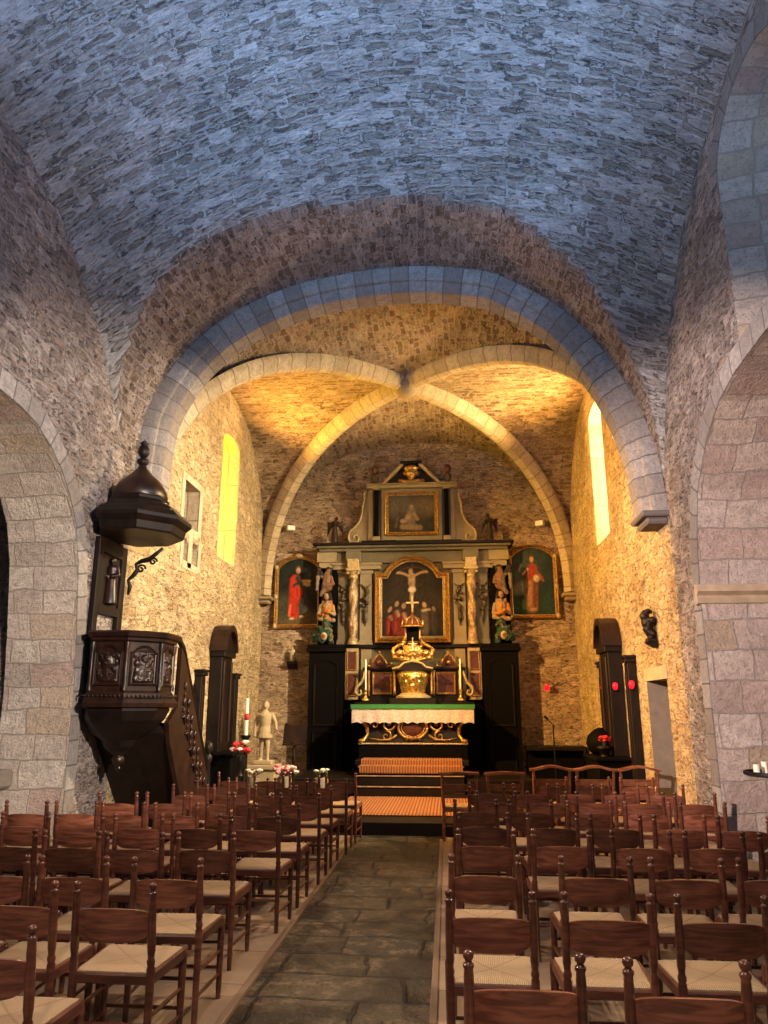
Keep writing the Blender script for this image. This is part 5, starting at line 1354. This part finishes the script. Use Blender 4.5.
# framed saint paintings
def saint_painting(x, z0, shp, bg, label, seed):
    t = empty('framed_painting', (x, 15.86, z0), label, 'painting', 'framed saint paintings on the end wall')
    f = top_fn(.52, 1.34, 1.60, .50)
    fr = frame_mesh(.52, f, .09, .085, 36, .01).build('gilt_frame', M['gold'], t, smooth=True, angle=45)
    sh = [('s', (sx*.49, -.07, zz), .045, (1, .6, 1.3)) for sx in (-1, 1) for zz in (.05, .68, 1.33)] + [('s', (0, -.07, 1.58), .06, (1.6, .6, .8))]
    for k, s in enumerate(sh): MB().sphere(s[1], s[2], 10, 8, s[3]).build('carved_leaf', M['goldp'], t, smooth=True)
    canvas('canvas', .90, 1.50, bg, shp, (0, -.035, .06), t, clip=lambda xx: max(.3, f(xx)-.13), seed=seed, nu=80, nv=120)
    MB().box(-.46, .46, -.03, .02, .04, 1.25).build('backing', M['dark'], t)
R1 = (.42, .035, .016); R2 = (.33, .03, .015); SK = (.48, .30, .18)
saint_painting(-3.20, 3.26, [('e', .5, .1, .8, .14, (.10, .075, .04), 1), ('e', .15, .3, .3, .2, (.05, .05, .035), 1),
    ('c', .40, .18, .42, .68, .125, R1, .35), ('c', .33, .20, .34, .60, .05, R2, .6), ('c', .44, .12, .36, .40, .05, R1, .5), ('e', .46, .50, .13, .12, R1, .5), ('c', .50, .36, .48, .22, .04, R2, .6),
    ('c', .56, .30, .60, .16, .05, (.04, .05, .04), .6), ('c', .48, .70, .58, .58, .06, (.03, .04, .035), .6), ('e', .49, .83, .075, .06, (.10, .05, .03), .5), ('e', .49, .815, .05, .045, SK, .5),
    ('c', .40, .60, .62, .66, .035, (.03, .03, .03), .5), ('c', .60, .66, .78, .68, .03, SK, .5), ('e', .70, .63, .09, .04, (.42, .28, .14), .6), ('e', .36, .10, .06, .02, SK, .6), ('e', .60, .13, .06, .018, SK, .6), ('c', .3, .15, .32, .3, .03, (.62, .12, .06), .7)],
    lambda u, v: (.020+.02*(1-v), .030, .028), 'gilt-framed painting of a saint in a bright red robe, pulpit side of the altarpiece', 2)
saint_painting(1.86, 3.42, [('e', .2, .75, .5, .3, (.05, .07, .07), 1.2), ('e', .25, .42, .25, .10, (.13, .14, .11), .7), ('e', .2, .15, .3, .12, (.025, .05, .025), 1), ('e', .85, .2, .2, .2, (.02, .045, .04), 1),
    ('c', .46, .12, .48, .60, .13, (.20, .085, .045), .4), ('c', .40, .16, .44, .50, .05, (.30, .15, .09), .6), ('c', .52, .14, .55, .50, .04, (.13, .05, .03), .6), ('c', .50, .70, .50, .56, .10, (.30, .05, .04), .5), ('e', .49, .83, .06, .06, (.09, .05, .03), .5), ('e', .49, .82, .045, .042, SK, .5),
    ('c', .38, .68, .28, .62, .03, SK, .6), ('c', .58, .62, .68, .56, .06, (.24, .08, .05), .5), ('e', .58, .54, .07, .05, (.5, .42, .3), .5), ('c', .68, .56, .74, .52, .03, (.22, .08, .05), .5), ('e', .48, .09, .08, .02, (.3, .2, .12), .6)],
    lambda u, v: (.020, .034+.012*v, .034+.014*v), 'gilt-framed painting of a brown-robed saint, beside the right herm of the altarpiece', 3)

# ------------------------------------------------------------------ chancel furniture
# white stone statue of a knight-like youth
t = empty('stone_statue', (-3.45, 14.3, 0), 'pale stone statue in a short tunic on a pedestal, left of the wooden lectern', 'statue')
H = 1.0
blob('body', shift([('c', (-.05, 0, .05), (-.045, 0, .28), .030, .042), ('c', (-.045, 0, .28), (-.04, 0, .50), .045, .062), ('c', (.07, -.03, .05), (.06, -.02, .28), .030, .042), ('c', (.06, -.02, .28), (.04, 0, .50), .045, .062),
    ('c', (-.05, -.04, .03), (-.06, -.10, .025), .03, .022), ('c', (.07, -.05, .03), (.09, -.12, .025), .03, .022),
    ('l', [(.145, .38), (.125, .50), (.095, .58), (.115, .70), (.12, .77), (.06, .83), (.035, .86)], (0, 0, 0)), ('c', (0, 0, .82), (0, 0, .88), .033, .03), ('s', (0, -.005, .925), .058, (.85, .95, 1.15)), ('s', (0, -.06, .92), .010), ('s', (0, .015, .94), .062, (1, .9, 1.05)), ('c', (0, 0, .97), (.01, .01, 1.01), .04, .015),
    ('c', (-.12, 0, .77), (-.17, 0, .60), .045, .036), ('c', (-.17, 0, .60), (-.165, -.05, .44), .034, .024), ('s', (-.165, -.06, .42), .026), ('c', (.12, 0, .77), (.19, -.01, .64), .045, .036), ('c', (.19, -.01, .64), (.22, -.09, .55), .034, .024), ('s', (.22, -.11, .54), .026),
    ('b', -.17, .17, -.14, .12, -.05, .02)] + [('c', (.13*cos(a), .13*sin(a), .40), (.09*cos(a), .09*sin(a), .58), .018, .010) for a in [2*PI*i/12 for i in range(12)]], (0, 0, .64), 1.08), .014, M['stonewhite'], t, smooth=2, rough=.004)
mb = MB(); mb.box(-.26, .26, -.2, .2, 0, .50, .015); mb.box(-.30, .30, -.24, .24, .50, .585, .015); mb.box(-.30, .30, -.24, .24, 0, .1, .015); mb.build('pedestal', M['stonewhite'], t)
# lectern
t = empty('lectern', (-2.62, 13.0, 0), 'dark wooden lectern with a scalloped book board on a turned post', 'lectern')
MB().lathe([(.20, 0), (.19, .03), (.06, .07), (.03, .12), (.045, .22), (.025, .3), (.028, .7), (.04, .78), (.022, .84), (.025, 1.05)], (0, 0, 0), 14).build('post', M['oak'], t, smooth=True, angle=50)
mb = MB(); mb.prism([(-.20, .0), (.20, 0), (.20, .33), (.17, .36), (.12, .335), (0, .325), (-.12, .335), (-.17, .36), (-.20, .33)], 'y', 0, .025)
mb.v = [(x, y+.30*z, 1.0+z*.98) for x, y, z in mb.v]; mb.build('book_board', M['oak'], t)
MB().box(-.20, .20, -.05, .02, .99, 1.015, .004).build('book_ledge', M['oak'], t)
# paschal candle
t = empty('paschal_candle', (-3.2, 12.0, 0), 'tall pale paschal candle with a red band on an iron stand', 'candle')
MB().lathe([(.032, 1.19), (.031, 1.75), (.006, 1.76)], (0, 0, 0), 14).build('candle', M['wax'], t, smooth=True, angle=50)
MB().lathe([(.0335, 1.42), (.0335, 1.52)], (0, 0, 0), 14).build('red_band', M['petalr'], t, smooth=True)
MB().lathe([(.14, 0), (.13, .03), (.03, .06), (.02, .2), (.03, .6), (.018, .65), (.022, 1.1), (.08, 1.16), (.08, 1.19)], (0, 0, 0), 12).build('stand', M['iron'], t, smooth=True, angle=50)
MB().tube([(0, 0, 1.76), (0, 0, 1.785)], .004, 6).build('wick', M['iron'], t)
def bouquet(name, loc, label, cols, n, R, zc, vase, seed, green=14, flat=1.0):
    t = empty(name, loc, label, 'flowers', None); rr = random.Random(seed)
    if vase == 'stand':
        mb = MB(); mb.tube([(0, 0, 0), (0, 0, zc-.2)], .014, 8); mb.lathe([(.11, 0), (.10, .02), (.02, .04)], (0, 0, 0), 12); mb.lathe([(.05, zc-.36), (.02, zc-.30), (.05, zc-.22), (.08, zc-.12), (.07, zc-.08)], (0, 0, 0), 12); mb.build('stand', M['iron'], t, smooth=True, angle=50)
    else:
        MB().lathe([(.07, 0), (.06, .02), (.10, .10), (.12, zc-.10), (.10, zc-.07)], (0, 0, 0), 14).build('vase', M['dark'] if 'red_flower' in name else M['stonegrey'], t, smooth=True, angle=50)
    mb = MB()
    for i in range(green):
        a = rr.uniform(0, 2*PI); r = rr.uniform(.4, 1.1)*R; z = zc+rr.uniform(-.5, .6)*R*flat
        x, y = r*cos(a), r*sin(a); mb.tube([(0, 0, zc-.12), (x*.5, y*.5, zc+.02), (x, y, z)], .004, 5)
        d = Vector((cos(a), sin(a), .3)); p = Vector((x, y, z)); q = Vector((-sin(a), cos(a), 0))*.022
        mb.add([p-d*.05, p+q, p+d*.06, p-q, p+Vector((0, 0, .008))], [(0, 1, 4), (1, 2, 4), (2, 3, 4), (3, 0, 4), (0, 3, 2, 1)])
    mb.build('leaves', M['leaf'], t)
    for i in range(n):
        a = rr.uniform(0, 2*PI); r = math.sqrt(rr.random())*R; z = zc+rr.uniform(-.2, .8)*R*flat
        mb = MB(); c = (r*cos(a), r*sin(a), z); s = rr.uniform(.038, .062)
        mb.sphere(c, s*.5, 8, 6)
        for k in range(9):
            b = 2*PI*k/9*1.6; e = rr.uniform(.3, 1.0); mb.sphere((c[0]+s*.6*cos(b)*e, c[1]+s*.6*sin(b)*e, c[2]+s*(.1+.4*(1-e))), s*.48, 7, 5, (1, 1, .7))
        mb.build('blossom', cols[i % len(cols)], t, smooth=True)
bouquet('flower_bouquet', (-3.02, 11.1, 0), 'red and white flowers on a slim iron stand beside the pale paschal candle', [M['petalr'], M['petalr'], M['petalw']], 13, .13, 1.02, 'stand', 4)
bouquet('flower_arrangement', (-2.62, 12.3, 0), 'pink and white flowers in a low vase in front of the lectern', [M['pink'], M['pink'], M['petalw']], 22, .22, .62, 'vase', 9, 24, .45)
bouquet('white_flower_vase', (-3.35, 13.2, 0), 'small white flowers in a vase before the stone statue', [M['petalw']], 10, .12, .52, 'vase', 12, 14, .5)
bouquet('greenery_vase', (-2.08, 12.6, 0), 'sparse white-green sprigs in a vase near the altar steps', [M['petalw'], M['green']], 6, .10, .58, 'vase', 15, 16, .6)
# bracket statue on the end wall
t = empty('bracket_statue', (-3.28, 15.86, 2.42), 'small pale robed statue on a dark bracket under the red-robed saint painting', 'statue')
mb = MB(); mb.prism([(.0, .0), (-.02, -.02), (-.12, .08), (-.16, .10), (-.16, .13), (0, .13)], 'x', -.10, .10); mb.build('bracket', M['dark'], t)
blob('body', shift(robed(.32), (0, -.09, .13)), .008, M['stonewhite'], t, smooth=2)
# wall statue on the right wall
t = empty('wall_statue', (2.69, 9.9, 2.42), 'small dark carved bust on a bracket, on the golden wall above the doorway', 'statue')
blob('body', [('c', (-.05, 0, .06), (-.10, 0, .26), .05, .07), ('s', (-.12, 0, .34), .065), ('c', (-.05, -.08, .28), (-.08, .08, .28), .05, .05), ('s', (-.08, 0, .40), .07, (.9, 1.2, .5)), ('c', (-.03, -.05, .12), (-.14, -.02, .16), .03, .03), ('b', -.12, .0, -.08, .08, .0, .05)], .012, M['dark'], t, smooth=2, rough=.012, rs=25)
MB().prism([(0, -.06), (-.03, -.06), (-.13, .0), (0, .0)], 'y', -.08, .08).build('bracket', M['dark'], t)
# red sanctuary lamp on the end wall
t = empty('sanctuary_lamp', (2.02, 15.85, 2.0), 'glowing red sanctuary lamp hanging on the end wall beside the altarpiece', 'lamp')
MB().tube([(0, .03, .16), (0, -.10, .16), (0, -.12, .10)], .01, 8).build('arm', M['gold'], t, smooth=True)
MB().lathe([(.02, -.06), (.05, -.04), (.055, .03), (.045, .06)], (0, -.12, 0), 14).build('red_glass', M['redglow'], t, smooth=True)
MB().lathe([(.055, .05), (.06, .07), (.02, .10)], (0, -.12, 0), 14).build('cap', M['gold'], t, smooth=True)
# three glowing red forms imitating lamp reflections on the right surround
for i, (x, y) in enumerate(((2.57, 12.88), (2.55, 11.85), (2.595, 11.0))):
    t = empty('red_reflection', (x, y, 1.93), '', 'lamp', 'imitated red lamp reflections on the right altar surround')
    t['label'] = 'small glowing red form imitating a lamp reflection, ' + ['on the column nearest the altar', 'on the tall centre panel', 'on the column nearest the doorway'][i]
    mb = MB(); mb.lathe([(.012, -.06), (.030, -.045), (.040, -.015), (.040, .015), (.030, .04), (.018, .05)], (0, 0, 0), 14); mb.build('red_glass', M['redglow'], t, smooth=True)
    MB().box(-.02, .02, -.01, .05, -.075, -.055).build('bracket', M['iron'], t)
# microphone stand
t = empty('microphone_stand', (1.95, 14.6, 0), 'thin black microphone stand in front of the end wall, right of the altarpiece', 'microphone stand')
mb = MB(); mb.tube([(0, 0, .0), (0, 0, 1.30)], .012, 8); mb.lathe([(.14, 0), (.13, .02), (.02, .03)], (0, 0, 0), 14); mb.build('pole', M['iron'], t, smooth=True, angle=50)
MB().tube([(.02, 0, 1.27), (-.10, -.05, 1.40)], .008, 8).build('boom', M['iron'], t, smooth=True)
MB().tube([(-.10, -.05, 1.40), (-.16, -.08, 1.45)], [.02, .024], 10).build('microphone', M['iron'], t, smooth=True)
# low dark bench in the corner
t = empty('low_bench', (2.05, 15.4, 0), 'low dark wooden bench against the end wall in the right corner', 'bench')
mb = MB(); mb.box(-.55, .60, -.2, .3, .80, .88, .01); mb.build('seat', M['dark'], t)
mb = MB(); mb.box(-.52, .57, .0, .28, .0, .80, .01); mb.build('base', M['black'], t)
# draped cloth + vase on the right surround
tag(MB().lathe([(.001, .905), (.16, .91), (.22, .96), (.25, 1.06), (.22, 1.18), (.12, 1.27), (.05, 1.30), (.001, 1.305)], (2.42, 12.5, 0), 18).build('bell_shaped_cover', M['black'], smooth=True), 'black rounded cover standing on the table of the right altar surround', 'cover')
bouquet('red_flower_pot', (2.35, 12.0, .90), 'dim red flowers in a pot on the right altar surround', [M['petalr']], 7, .09, .22, 'vase', 21, 8, .7)
# speakers / cameras
for i, (x, y, z, r, lab) in enumerate(((-3.42, 15.80, 5.46, .5, 'small white box lamp on the end wall above the left saint painting'), (2.08, 15.80, 5.46, -.5, 'small white box lamp on the end wall above the right saint painting'), (-3.92, 9.45, 5.15, .9, 'small white box lamp on the left chancel wall above the pulpit canopy'), (2.62, 10.5, 5.5, -.9, 'small white box lamp high on the right chancel wall below the arch'))):
    t = empty('wall_spotlight', (x, y, z), lab, 'spotlight', 'white box lamps of the chancel', rz=r)
    MB().box(-.09, .09, -.10, .04, -.055, .055, .012).build('housing', M['white'], t)
    MB().tube([(0, .02, 0), (0, .08, -.03)], .012, 8).build('bracket', M['white'], t)
# candle stand beside the right pier
t = empty('votive_stand', (2.98, 7.45, 0), 'black iron votive stand with a round tray and bent stem beside the right pier', 'candle stand')
mb = MB(); mb.lathe([(.001, 1.00), (.24, 1.005), (.27, 1.02), (.27, 1.05), (.255, 1.05), (.25, 1.02), (.001, 1.02)], (0, 0, 0), 24); mb.build('tray', M['iron'], t, smooth=True, angle=50)
mb = MB()
for k in range(3):
    a = 2*PI*k/3+.4; mb.tube([(0, 0, 1.0), (.07*cos(a), .07*sin(a), .85), (.03*cos(a), .03*sin(a), .5), (.16*cos(a), .16*sin(a), .02)], .011, 8)
mb.tube([(.06*cos(2*PI*k/16), .06*sin(2*PI*k/16), .62) for k in range(17)], .008, 6); mb.build('stem', M['iron'], t, smooth=True)
index_kids()
vc = None
for i, (dx, dy, lit, nm) in enumerate(((-.18, -.05, 0, 'at the rim nearest the aisle'), (-.08, .02, 0, 'second from the rim'), (.0, -.14, 0, 'at the front of the tray'), (.03, .10, 0, 'at the back of the tray'), (.11, -.02, 1, 'the lit one'), (.20, .05, 0, 'nearest the chapel'))):
    t = empty('votive_candle', (2.98+dx, 7.45+dy, 1.02), 'small white votive candle on the iron tray, ' + nm, 'candle', 'votive candles on the iron stand')
    h = .09 + .02*(i % 3)
    MB().lathe([(.028, 0), (.028, h), (.005, h+.004)], (0, 0, 0), 12).build('candle', M['wax'], t, smooth=True, angle=50)
    MB().tube([(0, 0, h), (0, 0, h+.018)], .003, 6).build('wick', M['iron'], t)
    if lit: MB().sphere((0, 0, h+.035), .011, 8, 8, (1, 1, 2)).build('flame', M['flame'], t, smooth=True)
# stone shelf in the left chapel
t = empty('stone_shelf', (-4.95, 7.7, .0), 'rough stone altar shelf against the left chapel wall, behind the left chairs', 'shelf')
MB().box(-.9, .38, -.35, .2, .80, .99, .03).build('slab', M['stonegrey'], t)
MB().box(-.8, .05, -.15, .2, 0, .80, .03).build('support', M['stonegrey'], t)
# ------------------------------------------------------------------ camera, light, view
th = math.atan(195/740); ps = math.atan(64*math.cos(th)/740)
cd = bpy.data.cameras.new('camera'); co = bpy.data.objects.new('camera', cd); COL.objects.link(co)
cd.sensor_fit = 'VERTICAL'; cd.sensor_height = 36; cd.sensor_width = 27; cd.lens = 36*740/1024; cd.clip_start = .05
co.location = (0, 0, 1.62); co.rotation_euler = (PI/2+th, 0, ps)
SC.camera = co
w = bpy.data.worlds.new('world'); SC.world = w; w.use_nodes = True
w.node_tree.nodes['Background'].inputs[0].default_value = (.35, .5, .8, 1); w.node_tree.nodes['Background'].inputs[1].default_value = .05

def spot(name, loc, target, col, power, size=100, blend=.6, r=.06):
    l = bpy.data.lights.new(name, 'SPOT'); l.color = col; l.energy = power; l.spot_size = math.radians(size); l.spot_blend = blend; l.shadow_soft_size = r
    o = bpy.data.objects.new(name, l); COL.objects.link(o); o.location = loc
    o.rotation_euler = (Vector(target)-Vector(loc)).to_track_quat('-Z', 'Y').to_euler(); return o
def area(name, loc, target, col, power, sx, sy):
    l = bpy.data.lights.new(name, 'AREA'); l.shape = 'RECTANGLE'; l.size = sx; l.size_y = sy; l.color = col; l.energy = power
    o = bpy.data.objects.new(name, l); COL.objects.link(o); o.location = loc
    o.rotation_euler = (Vector(target)-Vector(loc)).to_track_quat('-Z', 'Y').to_euler(); return o
WARM = (1, .74, .42); CREAM = (1, .75, .44); GOLD = (1, .50, .12)
a_ = area('added_blue_fill', (-.65, -2.6, 5.0), (-.65, 3.4, 9.5), (.38, .60, 1.0), 260, 2.0, 2.6); a_.data.spread = math.radians(75)  # added blue fill for the vault, set before the invented window
a_ = area('daylight_nave_left', (-3.95, 4.3, 5.6), (2.0, 5.5, 7.6), (.34, .58, 1.0), 60, 1.0, 1.4); a_.data.spread = math.radians(120)
a_ = area('daylight_nave_right', (2.65, 5.2, 5.7), (-3.0, 5.8, 7.8), (.34, .58, 1.0), 60, 1.0, 1.4); a_.data.spread = math.radians(120)
spot('nave_lamp', (2.5, 1.3, 3.5), (-4.2, 8.2, 3.0), (1, .81, .65), 5400, 42, .6, .05)
spot('nave_lamp_right', (-3.6, 1.5, 3.8), (3.2, 8.2, 2.9), (1, .75, .64), 6000, 40, .6, .05)
spot('seat_fill_right', (2.55, 5.0, 4.65), (-1.5, 3.4, .4), (1, .78, .58), 620, 66, .8, .08)  # added fill to brighten the near seats, no fixture here
spot('seat_fill_left', (-3.85, 4.4, 4.55), (1.0, 3.3, .4), (1, .78, .58), 620, 66, .8, .08)  # matching added fill from the other side, also without a fixture
spot('chair_fill_behind', (-.65, -1.2, 5.2), (-.65, 3.2, .5), (1, .76, .62), 650, 70, .8, .2)  # unseen fill added behind the viewer to lift the chair backs
spot('arch_lamp_right', (2.5, 9.6, 5.1), (-1.8, 4.5, .3), (1, .72, .48), 800, 70, .8, .06)
spot('arch_lamp_left', (-3.8, 9.6, 5.1), (1.2, 4.8, .3), (1, .72, .48), 700, 70, .8, .06)
spot('chancel_lamp_right', (2.55, 10.1, 5.3), (-4.0, 12.2, 2.6), CREAM, 4600, 90, .8, .05)
spot('chancel_lamp_left', (-3.85, 9.6, 5.0), (2.8, 12.7, 2.3), GOLD, 5000, 80, .8, .05)
spot('altar_lamp', (1.6, 9.8, 5.6), (-.9, 15.6, 3.2), (1, .72, .45), 380, 50, .7, .05)
spot('cornice_lamp_left', (-3.7, 13.9, 5.7), (-1.6, 12.4, 7.6), GOLD, 620, 130, .9, .05)
spot('cornice_lamp_right', (2.45, 13.6, 5.7), (.6, 12.0, 7.6), GOLD, 720, 130, .9, .05)
vs = SC.view_settings; vs.view_transform = 'Standard'; vs.look = 'None'; vs.gamma = 1; vs.use_curve_mapping = False; vs.exposure = 0.0
